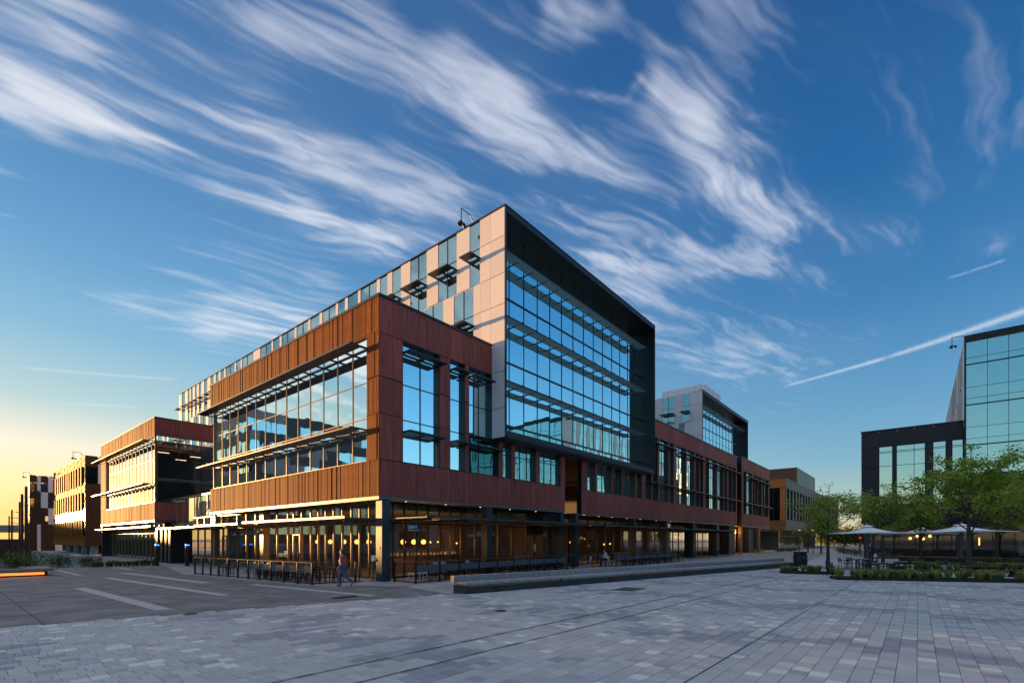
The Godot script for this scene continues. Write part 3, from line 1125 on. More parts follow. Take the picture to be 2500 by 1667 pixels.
func build_tower() -> void:
	var t := thing("glass_tower", "upper volume of white metal panels with a black-framed blue glass front over the red windows", "building", Vector3(34.7, 0, -40))
	var S := Fac.new(Vector3(23.34, 0, 0), Vector3(0, 0, -1), Vector3(-1, 0, 0))
	var F := Fac.new(Vector3(0, 0, -20.03), Vector3(1, 0, 0), Vector3(0, 0, 1))
	tower_front(t, F, 23.34, 46.09, 8.78, 23.34, 1.34, [25.28, 26.88, 28.46, 30.03, 31.62, 33.25, 34.85, 36.44, 38.05, 39.71, 41.25, 42.87, 44.45], [9.89, 12.97, 14.15, 17.25, 18.46, 21.48], [9.89, 14.15, 18.46], [20.75, 16.55, 12.35], M.glass_front)
	var m := MB.new()
	m.box(Vector3(23.6, 8.68, -82.6), Vector3(46.0, 8.775, -20.06))
	part(t, "soffit", m, M.soffit)
	m = MB.new()
	m.box(Vector3(23.6, 22.6, -82.6), Vector3(46.0, 22.8, -21.5))
	part(t, "roof", m, M.roofing)
	m = MB.new()
	S.box(m, 20.5, 8.8, 82.8, 23.2, -0.3, -0.06)
	m.box(Vector3(23.4, 8.8, -82.85), Vector3(46.0, 23.2, -82.6))
	m.box(Vector3(45.8, 8.8, -82.5), Vector3(46.05, 23.2, -22.0))
	part(t, "wall", m, M.white_panel2)
	m = MB.new()
	S.box(m, 20.06, 23.3, 82.9, 23.39, -0.35, 0.04)
	part(t, "coping", m, M.mullion)
	# white return beside the red windows and the two blank bays at the front
	panels(t, S, [20.1, 21.32, 22.26], 21.47, 23.28, "white_panel", 3)
	panels(t, S, [20.1, 21.32, 22.26], 19.12, 21.45, "white_panel", 3)
	for b in [[17.18, 19.1], [14.81, 17.16]]:
		panels(t, S, [20.1, 21.32, 22.22, 22.86], b[0], b[1], "white_panel", 3)
	for b in [[12.9, 14.79], [10.56, 12.88], [8.7, 10.54]]:
		panels(t, S, [20.1, 21.2], b[0], b[1], "white_panel", 3)
	var top := [[22.26, 23.21, []], [24.47, 26.38, [25.42]], [27.63, 29.52, [28.59]], [30.67, 31.76, []], [32.41, 33.38, []], [33.84, 36.17, [34.93]], [36.56, 38.11, []], [38.58, 39.69, []], [40.08, 42.41, [41.26]], [42.92, 44.62, []], [45.0, 47.33, [46.1]], [47.74, 50.54, [49.3]], [50.98, 52.48, []], [52.85, 55.66, [54.2]], [57.34, 60.5, [59.1]], [60.85, 62.24, []], [62.63, 65.4, [64.0]], [65.84, 67.0, []], [67.62, 68.62, []], [69.28, 70.4, []], [71.5, 72.7, []], [73.7, 74.7, []], [75.4, 76.2, []], [77.0, 77.8, []], [78.3, 79.1, []], [80.2, 81.6, []]]
	barcode_row(t, S, 22.26, 82.85, 19.12, 23.28, top, 21.46, 20.75, M.glass_side)
	var low := [[22.86, 24.74, [23.79]], [25.85, 28.13, [26.97]]]
	var u := 29.2
	while u < 81:
		var w: float = [1.0, 1.9, 2.1][rng.randi_range(0, 2)]
		low.append([u, u + w, [u + w * 0.5] if w > 1.5 else []])
		u += w + rng.randf_range(0.45, 1.3)
	barcode_row(t, S, 22.86, 82.85, 14.81, 19.1, low, 17.17, 16.45, M.glass_side)
	innards(t, Vector3(23.9, 8.9, -82), Vector3(45.6, 22.6, -21.9), [10.1, 14.35, 18.65], 6.0)
	roof_lamp(Vector3(23.3, 23.3, -23.0), Vector3(-1, 0, 0), "black floodlight on a bent arm over the white tower's roof edge")


func roof_lamp(at: Vector3, out: Vector3, label: String) -> void:
	var t := thing("floodlight", label, "light", at)
	var m := MB.new()
	m.tube(Vector3(0, -0.1, 0) - out * 0.4, out * 0.1 + UP * 0.55, 0.03, 0.03, 8)
	m.tube(out * 0.1 + UP * 0.55, out * 0.95 + UP * 0.6, 0.03, 0.03, 8)
	m.tube(out * 0.95 + UP * 0.62, out * 0.95 - UP * 0.25, 0.03, 0.03, 8)
	part(t, "arm", m, M.black_metal, false)
	m = MB.new()
	m.tube(out * 0.95 - UP * 0.25, out * 1.05 - UP * 0.5, 0.1, 0.17, 10)
	part(t, "head", m, M.black_metal, false)
	m = MB.new()
	m.tube(out * 0.8 - UP * 0.3, out * 0.6 - UP * 0.5, 0.08, 0.12, 10)
	part(t, "head", m, M.black_metal, false)


# ---------------------------------------------------------------- red wings further along the plaza
func red_wing(t: Node3D, F: Fac, u0: float, u1: float, wins: Array, head: float, top: float, blocked: float, glass: Array) -> void:
	var m := MB.new()
	F.box(m, u0 + 0.05, 4.4, u1 - 0.05, 6.3, -0.5, -0.06)
	F.box(m, maxf(u0 + 0.05, blocked), head, u1 - 0.05, top - 0.1, -0.5, -0.06)
	part(t, "wall", m, M.dark_panel)
	panels(t, F, split(u0, u1, 0.7, 1.7), 4.38, 6.3, "red_panel", 4)
	panels(t, F, split(maxf(u0, blocked), u1, 0.9, 2.2), head + 0.02, top - 0.12, "red_panel", 4)
	var at := u0
	for w in wins + [[u1, u1]]:
		if w[0] - at > 0.05:
			var hi: float = 8.7 if at < blocked - 0.5 else head
			panels(t, F, [at, w[0]], 6.32, hi, "red_panel", 4)
			var k := MB.new()
			F.box(k, at + 0.03, 6.32, w[0] - 0.03, hi, -0.4, -0.06)
			part(t, "wall", k, M.dark_panel)
		if w[1] > w[0]:
			var wide: float = w[1] - w[0]
			var hi2: float = 8.7 if w[0] < blocked - 0.5 else head
			var us := steps(w[0], w[1], 2) if wide > 1.9 else []
			window(t, F, w[0], w[1], 6.31, hi2, 0.3, us, [8.65, 10.56] if hi2 > 9 else [7.8], M.black_metal, glass[rng.randi_range(0, glass.size() - 1)], 0.003)
		at = w[1]


func build_red_wings() -> void:
	var F := Fac.new(Vector3(0, 0, -21.18), Vector3(1, 0, 0), Vector3(0, 0, 1))
	var t := thing("red_wing", "long wing of dark red panels and narrow window groups beyond the glass tower", "building", Vector3(56, 0, -28))
	red_wing(t, F, 34.27, 78.95, [[35.19, 36.5], [36.79, 39.39], [39.68, 41.28], [41.55, 44.06], [44.5, 45.51], [46.47, 47.86], [48.16, 49.48], [49.92, 52.38], [52.7, 53.82], [54.65, 57.62], [57.96, 60.43], [60.89, 62.33], [62.58, 63.61], [64.59, 65.9], [66.12, 69.07], [69.61, 72.23], [72.57, 73.81], [74.52, 76.26], [76.5, 78.29]], 12.95, 14.85, 46.1, [M.glass_front, M.glass_wavy, M.glass_wavy])
	for v in [12.2, 8.0]:
		sunshade(t, F, 46.6, 53.9, v, -0.28, 0.9, [47.8, 49.9, 51.2, 52.5])
		sunshade(t, F, 54.6, 63.6, v, -0.28, 0.9, [56.1, 57.8, 59.2, 60.7, 62.4])
		sunshade(t, F, 64.5, 78.6, v, -0.28, 0.9, [66.0, 67.6, 69.3, 70.9, 72.4, 74.2, 76.4])
	var m := MB.new()
	m.box(Vector3(31.85, 0, -23.3), Vector3(34.25, 14.7, -23.1))
	part(t, "recess_wall", m, M.dark_panel)
	m = MB.new()
	m.box(Vector3(34.3, 14.3, -40), Vector3(78.9, 14.5, -21.6))
	part(t, "roof", m, M.roofing)
	m = MB.new()
	m.box(Vector3(46.15, 14.74, -21.6), Vector3(78.98, 14.86, -21.12))
	m.box(Vector3(46.15, 14.87, -21.9), Vector3(65.7, 15.25, -21.75))
	part(t, "coping", m, M.coping)
	m = MB.new()
	m.box(Vector3(34.3, 4.3, -40), Vector3(78.9, 4.38, -21.2))
	part(t, "soffit", m, M.soffit)
	m = MB.new()
	m.box(Vector3(34.28, 4.24, -21.4), Vector3(78.94, 4.375, -21.15))
	part(t, "base_trim", m, M.steel)
	innards(t, Vector3(46.3, 4.6, -38), Vector3(78.8, 14.3, -21.9), [4.9, 8.9, 13.3], 3.5)
	for x in [36.0, 38.5, 41.0, 44.0, 47.0, 51.0, 55.0]:
		downlight(t, Vector3(x, 4.295, -22.0))
	for x in [33.45, 44.0, 51.9, 60.3, 69.4]:
		column(t, x, x + 0.5, -21.75, -21.25, 4.3)
	for q in [[60.85, 62.0], [70.0, 71.4], [76.0, 79.0]]:
		m = MB.new()
		m.box(Vector3(q[0], 0, -22.6), Vector3(q[1], 4.3, -21.5))
		part(t, "wall_pier", m, M.dark_panel)
	var GR := Fac.new(Vector3(0, 0, -22.7), Vector3(1, 0, 0), Vector3(0, 0, 1))
	gfloor_glazing(t, GR, [34.7, 36.2, 37.8, 39.4, 41.0, 42.6, 44.2, 45.8, 47.4, 49.0, 50.6, 52.2, 53.8, 55.6, 57.4, 59.2, 60.8], 0, 3.1, 4.24, M.black_metal)
	gfloor_glazing(t, GR, [62.1, 64.0, 66.0, 68.0, 69.9], 0, 3.1, 4.24, M.warm_frame)
	for q in [[34.4, 44.3], [45.0, 52.5], [53.4, 61.6], [62.3, 71.5]]:
		canopy(t, GR, q[0], q[1], 3.34, 0.08, 3.76, M.blue_steel)
	m = MB.new()
	m.box(Vector3(34.4, -0.02, -30), Vector3(75, 0.015, -22.9))
	part(t, "shop_floor", m, M.interior_dark)
	m = MB.new()
	m.box(Vector3(34.4, 0.02, -30.2), Vector3(75, 4.2, -30))
	part(t, "shop_wall", m, M.interior_brick)
	m = MB.new()
	m.box(Vector3(34.4, 3.9, -30), Vector3(75, 4.0, -22.9))
	part(t, "shop_ceiling", m, M.interior_dark)
	for q in [[35.6, 1.95], [37.3, 2.0], [38.7, 1.95], [40.2, 2.0], [42.0, 1.6], [45.2, 1.7], [46.5, 1.75]]:
		pendant(Vector3(q[0], q[1], -25.2), 0.085, 3.9, "small warm bulb hanging behind the windows of the second terrace", "bulbs of the second restaurant", 0.2)
	for q in [[63.2, 2.6], [64.4, 2.5], [66.9, 2.4]]:
		pendant(Vector3(q[0], q[1], -24.6), 0.1, 3.9, "warm bulb hanging in the last lit shop before the dark pier", "bulbs of the last shop", 0.12)

	var r := thing("far_red_wing", "shorter wing of dark red panels at the far end, past a dark recess", "building", Vector3(90, 0, -28))
	red_wing(r, F, 81.47, 100.0, [[82.5, 84.0], [84.44, 87.58], [88.28, 89.47], [89.81, 91.18], [91.42, 94.07], [94.76, 95.82], [96.09, 99.15]], 13.1, 15.2, 0.0, [M.glass_front, M.glass_wavy])
	for v in [12.2, 8.0]:
		sunshade(r, F, 82.6, 99.9, v, -0.28, 0.9, [84.2, 86.0, 87.8, 89.6, 91.3, 93.0, 94.5, 96.0, 97.6])
	m = MB.new()
	m.box(Vector3(79.0, 0, -24), Vector3(81.45, 14.6, -23.2))
	m.box(Vector3(99.6, 4.4, -50), Vector3(99.95, 15.0, -21.3))
	m.box(Vector3(81.5, 14.5, -50), Vector3(99.5, 14.7, -21.6))
	part(r, "wall", m, M.dark_panel)
	m = MB.new()
	m.box(Vector3(81.5, 15.09, -21.6), Vector3(100.03, 15.2, -21.12))
	m.box(Vector3(81.48, 4.24, -21.4), Vector3(100.0, 4.375, -21.15))
	part(r, "coping", m, M.steel)
	m = MB.new()
	m.box(Vector3(81.5, 4.3, -40), Vector3(99.9, 4.38, -21.2))
	part(r, "soffit", m, M.soffit)
	innards(r, Vector3(81.7, 4.6, -38), Vector3(99.4, 14.4, -21.9), [4.9, 8.9, 13.3], 3.5)
	column(r, 81.6, 82.1, -21.75, -21.25, 4.3, M.warm_frame)
	column(r, 92.8, 93.3, -21.75, -21.25, 4.3, M.warm_frame)
	m = MB.new()
	m.box(Vector3(88.4, 0, -24), Vector3(92.7, 4.3, -21.9))
	part(r, "wall_pier", m, M.dark_panel)
	var GF := Fac.new(Vector3(0, 0, -25), Vector3(1, 0, 0), Vector3(0, 0, 1))
	for q in [[82.5, 88.0], [93.5, 99.0]]:
		window(r, GF, q[0], q[1], 0.1, 3.4, 0.1, steps(q[0], q[1], 3), [2.7], M.black_metal, M.glass_dark)
	for q in [[80.2, 3.6], [82.9, 3.5]]:
		var l := thing("wall_lamp", "square amber wall lantern beside the dark recess of the red wings", "lamp", Vector3(q[0], q[1], -22.6), "amber lanterns at the recess")
		m = MB.new()
		m.box(Vector3(-0.3, -0.3, -0.1), Vector3(0.3, 0.3, 0.1))
		part(l, "lamp_glass", m, M.bulb_glow, false)
		m = MB.new()
		m.box(Vector3(-0.34, 0.3, -0.14), Vector3(0.34, 0.36, 0.14))
		m.box(Vector3(-0.34, -0.36, -0.14), Vector3(0.34, -0.3, 0.14))
		part(l, "lamp_frame", m, M.black_metal, false)
		var o := OmniLight3D.new()
		o.name = "lamp_light"
		o.light_color = Color(1, 0.66, 0.3)
		o.light_energy = 0.6
		o.light_size = 0.2
		o.position = Vector3(0, -0.1, 0.3)
		o.shadow_enabled = true
		o.omni_range = 20
		o.omni_attenuation = 2
		l.add_child(o)

	# second upper volume
	var w := thing("white_tower", "second white upper volume with black-framed glass, standing on the red wing's roof", "building", Vector3(77, 14.5, -40))
	var T := Fac.new(Vector3(0, 0, -21.95), Vector3(1, 0, 0), Vector3(0, 0, 1))
	var S := Fac.new(Vector3(65.83, 0, 0), Vector3(0, 0, -1), Vector3(-1, 0, 0))
	tower_front(w, T, 65.83, 88.14, 14.3, 22.09, 1.2, [67.57, 69.11, 70.65, 72.13, 73.75, 75.31, 76.89, 78.43, 80.12, 81.6, 83.2, 84.84, 86.47], [16.72, 17.91, 20.77], [17.91], [20.17], M.glass_front)
	m = MB.new()
	S.box(m, 22.3, 14.4, 57, 21.9, -0.3, -0.06)
	m.box(Vector3(87.9, 14.6, -57), Vector3(88.1, 21.9, -23.4))
	m.box(Vector3(66.2, 21.4, -57), Vector3(88.0, 21.6, -23.3))
	part(w, "wall", m, M.white_panel2)
	panels(w, S, [22.0, 22.52, 23.67], 20.33, 22.04, "white_panel", 3)
	panels(w, S, [22.0, 22.52, 23.67], 18.12, 20.31, "white_panel", 3)
	panels(w, S, [22.0, 22.52, 23.67, 24.35], 16.29, 18.1, "white_panel", 3)
	panels(w, S, [22.0, 22.52, 23.67, 24.35], 14.28, 16.27, "white_panel", 3)
	barcode_row(w, S, 23.67, 34.5, 18.12, 22.04, [[23.67, 24.72, []], [25.76, 27.51, [26.65]], [29.14, 30.67, [29.91]]], 20.32, 19.45, M.glass_side)
	barcode_row(w, S, 24.35, 34.5, 14.28, 18.1, [[24.39, 25.21, []], [26.45, 27.7, []]], 16.29, 0, M.glass_side)
	innards(w, Vector3(66.3, 14.6, -56), Vector3(87.7, 21.4, -23.6), [14.7, 18.0], 5.0)
	# added volume behind the glass tower, out of sight; it keeps the low sun off the second one
	var rb := thing("rear_shade_block", "added unseen volume behind the glass tower that blocks the low sun", "building", Vector3(57, 0, -77))
	m = MB.new()
	m.box(Vector3(47, 0, -100), Vector3(100, 30, -60))
	part(rb, "wall", m, M.white_panel1)
	m = MB.new()
	m.box(Vector3(46.9, 30, -100.1), Vector3(100.1, 30.2, -59.9))
	part(rb, "roof", m, M.roofing)
	var ph := thing("plant_room", "pale ribbed metal plant enclosure on the roof behind the second white volume", "roof structure", Vector3(86, 21.6, -31))
	var P1 := Fac.new(Vector3(81.74, 0, 0), Vector3(0, 0, -1), Vector3(-1, 0, 0))
	var P2 := Fac.new(Vector3(0, 0, -27), Vector3(1, 0, 0), Vector3(0, 0, 1))
	m = MB.new()
	m.box(Vector3(81.8, 21.6, -34.2), Vector3(90.4, 27.8, -27.06))
	part(ph, "wall", m, M.white_panel2)
	for i in 24:
		piece(ph, "rib_panel", P1, 27 + i * 0.3, 21.6, 27.29 + i * 0.3, 27.85, -0.04, 0.02 if i % 2 else 0.0, M["white_panel%d" % (i % 3)])
	for i in 10:
		piece(ph, "rib_panel", P2, 81.75 + i * 0.87, 21.6, 82.58 + i * 0.87, 27.85, -0.04, 0.0, M["white_panel%d" % (i % 3)])


# ---------------------------------------------------------------- buildings along the street to the left
func build_left_buildings() -> void:
	var L := Fac.new(Vector3(14.75, 0, 0), Vector3(0, 0, -1), Vector3(-1, 0, 0))
	var t := thing("timber_block", "second timber-boarded block further down the street, sunset in its long windows", "building", Vector3(19, 0, -72))
	timber_face(t, L, 59.9, 84.17, 59.98, 81.2, 14, 14.65, 12.85, 6.05, 4.2, [10.5], [12.3, 7.9])
	var E := Fac.new(Vector3(0, 0, -59.88), Vector3(1, 0, 0), Vector3(0, 0, 1))
	panels(t, E, [14.78, 16.9, 19.0, 21.2, 23.3], 12.92, 14.65, "red_panel", 4)
	panels(t, E, [14.78, 16.6], 4.2, 6.05, "red_panel", 4)
	window(t, E, 14.9, 23.3, 12.35, 12.9, 0.1, [16.9, 19.0, 21.2], [], M.black_metal, M.glass_front)
	window(t, E, 14.9, 23.3, 6.1, 12.33, 0.12, [16.9, 19.0, 21.2], [8.2, 10.4], M.black_metal, M.glass_clear)
	var m := MB.new()
	m.box(Vector3(14.9, 12.95, -60.3), Vector3(23.3, 14.6, -59.95))
	m.box(Vector3(15.2, 14.3, -84), Vector3(23.3, 14.5, -60.4))
	m.box(Vector3(14.8, -1, -84.1), Vector3(23, 14.4, -83.8))
	part(t, "wall", m, M.dark_panel)
	m = MB.new()
	m.box(Vector3(14.7, 14.66, -84.2), Vector3(15.05, 14.78, -59.83))
	m.box(Vector3(15.052, 14.66, -60.15), Vector3(23.3, 14.78, -59.83))
	part(t, "coping", m, M.coping)
	m = MB.new()
	for y in [6.0, 8.6, 12.9]:
		m.box(Vector3(15.1, y - 0.3, -83.6), Vector3(23.2, y, -60.2))
	part(t, "floor_slabs", m, M.interior)
	m = MB.new()
	m.box(Vector3(19.5, 4.4, -83.5), Vector3(19.7, 14.2, -64))
	part(t, "core_wall", m, M.interior)
	for q in [[15.6, 11.5], [17.2, 10.9], [18.6, 11.4], [20.2, 10.8]]:
		m = MB.new()
		m.box(Vector3(q[0], q[1], -62.2), Vector3(q[0] + 1.0, q[1] + 0.05, -62.1))
		part(t, "strip_light", m, M.strip_glow)
	m = MB.new()
	m.box(Vector3(14.72, 4.02, -84.15), Vector3(14.95, 4.19, -59.84))
	part(t, "base_trim", m, M.steel)
	m = MB.new()
	m.box(Vector3(14.8, 4.02, -84.1), Vector3(23, 4.18, -59.9))
	part(t, "soffit", m, M.soffit)
	var G := Fac.new(Vector3(15.6, 0, 0), Vector3(0, 0, -1), Vector3(-1, 0, 0))
	var us := [60.0] + steps(60.0, 83.6, 15) + [83.6]
	gfloor_glazing(t, G, us, -0.4, 2.9, 4.02, M.warm_frame)
	m = MB.new()
	m.box(Vector3(17.8, -0.4, -83.6), Vector3(18.0, 4.0, -60.2))
	part(t, "shop_wall", m, M.interior_dark)
	canopy(t, G, 58.5, 83.5, 3.5, 0.08, 1.6, M.steel)

	# glazed link between the two timber blocks
	var k := thing("glass_link", "low glazed link with an entrance between the two timber blocks", "building", Vector3(18, 0, -52))
	var K := Fac.new(Vector3(16.2, 0, 0), Vector3(0, 0, -1), Vector3(-1, 0, 0))
	window(k, K, 44.65, 59.85, 3.4, 6.25, 0.05, steps(44.65, 59.85, 9), [], M.warm_frame, M.glass_west, 0.001, 0.05, "curtain_wall")
	m = MB.new()
	m.box(Vector3(16.1, 6.26, -59.85), Vector3(22, 6.42, -44.62))
	part(k, "roof", m, M.steel)
	m = MB.new()
	m.box(Vector3(21.5, 0, -59.8), Vector3(21.8, 6.2, -44.7))
	part(k, "wall", m, M.interior_dark)
	for z in [52.9, 54.0, 55.3, 56.8]:
		m = MB.new()
		m.box(Vector3(14.2, 0, -z - 0.55), Vector3(16.0, 3.1, -z))
		part(k, "portal_panel", m, M.dark_panel)
	var KD := Fac.new(Vector3(15.2, 0, 0), Vector3(0, 0, -1), Vector3(-1, 0, 0))
	window(k, KD, 53.5, 58.4, 0.05, 3.0, 0.1, [54.6, 55.9, 57.2], [2.4], M.black_metal, M.glass_clear)

	# gold-clad office with fins, where the sun glints
	var b := thing("gold_building", "office with gold metal fins and bands lit by the low sun, raised on round columns", "building", Vector3(19, -3, -108))
	var B := L
	var u0 := 94.64
	var u1 := 122.98
	m = MB.new()
	m.box(Vector3(15.0, 1.3, -122.9), Vector3(27, 14.6, -94.9))
	part(b, "wall", m, M.interior_dark)
	for v in [[13.05, 14.72], [9.17, 10.56], [1.29, 2.68]]:
		for i in 10:
			var a := lerpf(u0, u1, i / 10.0)
			var e := lerpf(u0, u1, (i + 1) / 10.0)
			for j in 4:
				var y0 := lerpf(v[0], v[1], j / 4.0)
				var y1 := lerpf(v[0], v[1], (j + 1) / 4.0)
				piece(b, "gold_slat", B, a + 0.02, y0 + 0.02, e - 0.02, y1 - 0.02, -0.1, 0.0 if (i + j) % 2 else 0.04, M.gold_panel, 0.003)
	for i in 14:
		var a := lerpf(u0, u1, i / 14.0)
		piece(b, "mirror_panel", B, a + 0.02, 5.02, a + 2.0, 6.71, -0.08, 0.02, M.mirror_panel, 0.006)
	for v in [[10.58, 13.03], [6.75, 9.15], [2.7, 5.0]]:
		var u := u0 + 0.25
		while u < u1 - 1.4:
			var w := rng.randf_range(1.0, 1.7)
			window(b, B, u, u + w, v[0], v[1], 0.22, [], [], M.black_metal, M.glass_dark, 0.002)
			m = MB.new()
			B.box(m, u + w + 0.05, v[0] - 0.2, u + w + 0.7, v[1] + 0.2, -0.2, 0.14)
			part(b, "fin", m, M.gold_panel)
			u += w + 0.8
	var BE := Fac.new(Vector3(0, 0, -94.64), Vector3(1, 0, 0), Vector3(0, 0, 1))
	var kinds := [M.brown_panel, M.brown_panel, M.white_panel1]
	for q in [[14.75, 16.2, 13.1, 14.7, 0], [16.25, 27, 10.6, 14.7, 2], [14.75, 27, 1.3, 10.5, 1]]:
		piece(b, "wall_panel", BE, q[0], q[2], q[1], q[3], -0.2, 0.0, kinds[q[4]])
	window(b, BE, 14.8, 16.2, 10.55, 13.05, 0.1, [], [12.3], M.black_metal, M.glass_dark)
	for q in [[16.0, -95.8], [15.9, -101.5], [15.9, -108.0], [15.9, -115.0], [20.5, -95.8]]:
		m = MB.new()
		m.tube(Vector3(q[0], -3.2, q[1]), Vector3(q[0], 1.3, q[1]), 0.55, 0.55, 20)
		part(b, "column", m, M.concrete)
	m = MB.new()
	m.box(Vector3(19.5, -3.2, -122), Vector3(26.5, 1.28, -98))
	part(b, "ground_floor_wall", m, M.brown_panel)
	roof_lamp(Vector3(14.7, 14.75, -97.0), Vector3(-1, 0, 0), "curved lamp arm over the gold building's roof edge")

	# checkered building behind
	var c := thing("checkered_building", "brown and white checkered office with green windows behind the row of poles", "building", Vector3(18, -3, -140))
	var C := Fac.new(Vector3(0, 0, -135), Vector3(1, 0, 0), Vector3(0, 0, 1))
	m = MB.new()
	m.box(Vector3(12.75, -3.2, -139), Vector3(26, 14.9, -135.25))
	part(c, "wall", m, M.brown_panel)
	var cx := [12.65, 13.75, 14.3, 15.35, 16.4, 17.5, 18.6, 20.0, 21.2, 23.0]
	var rows := [[13.7, 15.05], [11.77, 13.68], [10.5, 11.75], [8.6, 10.48], [5.3, 8.58], [3.0, 5.28], [-0.5, 2.98]]
	var plan := ["bwbwbwbwb", "gwgwgwgwg", "bbwbbwbbw", "ggwggwggw", "bbbwbwbbw", "bwbbwbbwb", "bwbbwbbwb"]
	for j in rows.size():
		for i in cx.size() - 1:
			var ch: String = plan[j][i]
			if ch == "g":
				window(c, C, cx[i], cx[i + 1], rows[j][0], rows[j][1], 0.15, [], [], M.black_metal, M.glass_wavy)
			else:
				piece(c, "wall_panel", C, cx[i] + 0.02, rows[j][0], cx[i + 1] - 0.02, rows[j][1], -0.2, 0.0 if ch == "b" else 0.03, M.brown_panel if ch == "b" else M.white_panel2)
	window(c, C, 14.9, 15.7, 5.9, 7.0, -0.01, [], [], M.black_metal, M.window_glow, 0.0)
	roof_lamp(Vector3(12.9, 15.0, -136.0), Vector3(-1, 0, 0), "curved lamp arm over the checkered building's roof edge")

	# grey office across the street, mirrored in the timber block's glass
	var o := thing("grey_office", "grey panelled five-storey office across the street, mirrored in the timber block's glass", "building", Vector3(-35, -3, -128))
	m = MB.new()
	m.box(Vector3(-70, -3.2, -150), Vector3(-13.75, 29.0, -108.25))
	part(o, "wall", m, M.dark_panel)
	var Oz := Fac.new(Vector3(0, 0, -108), Vector3(1, 0, 0), Vector3(0, 0, 1))
	var Ox := Fac.new(Vector3(-13.5, 0, 0), Vector3(0, 0, -1), Vector3(1, 0, 0))
	for e in [[Oz, -70.0, -13.5], [Ox, 108.0, 150.0]]:
		var f: Fac = e[0]
		for fl in 7:
			var y := -2.0 + fl * 4.4
			var u: float = e[1]
			while u < e[2] - 1.0:
				var w: float = minf([1.6, 2.4, 3.2][rng.randi_range(0, 2)], e[2] - u)
				if rng.randf() < 0.55:
					window(o, f, u, u + w, y + 1.0, y + 3.4, 0.12, [], [], M.black_metal, M.glass_front, 0.002)
				else:
					piece(o, "wall_panel", f, u + 0.02, y + 1.0, u + w - 0.02, y + 3.4, -0.2, 0.0, M.concrete if rng.randf() < 0.6 else M.soffit)
				piece(o, "wall_panel", f, u + 0.02, y + 3.42, u + w - 0.02, y + 5.38, -0.2, 0.0, M.soffit if rng.randf() < 0.6 else M.concrete)
				u += w
	# added unseen block far down the street: its shadow keeps the low sun off the plaza
	var sh := thing("plaza_shade_block", "added unseen block far down the street that shades the plaza from the low sun", "building", Vector3(-60, -3, -262))
	m = MB.new()
	m.box(Vector3(-150, -3.2, -275), Vector3(8, 9.9, -252))
	part(sh, "wall", m, M.concrete)
	m = MB.new()
	m.box(Vector3(-150.5, 9.9, -275.5), Vector3(8.5, 10.3, -251.5))
	part(sh, "roof", m, M.roofing)
	# wooded bank below the elevated road
	var bk := MB.new()
	bk.box(Vector3(-160, -3.2, -206), Vector3(60, 2.4, -200))
	struct("hill_bank", bk, M.field)
	# elevated road
	var r := thing("viaduct", "elevated concrete road on square piers crossing far behind the poles", "viaduct", Vector3(-20, -3, -270))
	var d := Vector3(0.641, 0, 0.767)
	var mid := Vector3(28, 0, -219)
	m = MB.new()
	m.bar(mid + d * 25 + UP * 5.4, mid - d * 260 + UP * 5.4, 12.0, 1.3)
	part(r, "deck", m, M.concrete)
	m = MB.new()
	m.bar(mid + d * 25 + UP * 6.5 + Vector3(4.4, 0, -3.7) * -1, mid - d * 260 + UP * 6.5 + Vector3(4.4, 0, -3.7) * -1, 0.3, 0.9)
	part(r, "parapet", m, M.concrete)
	for i in 12:
		var p := mid + d * (20.0 - i * 24.0)
		m = MB.new()
		m.box(p + Vector3(-1, -3.2, -1), p + Vector3(1, 4.75, 1))
		part(r, "pier", m, M.concrete)


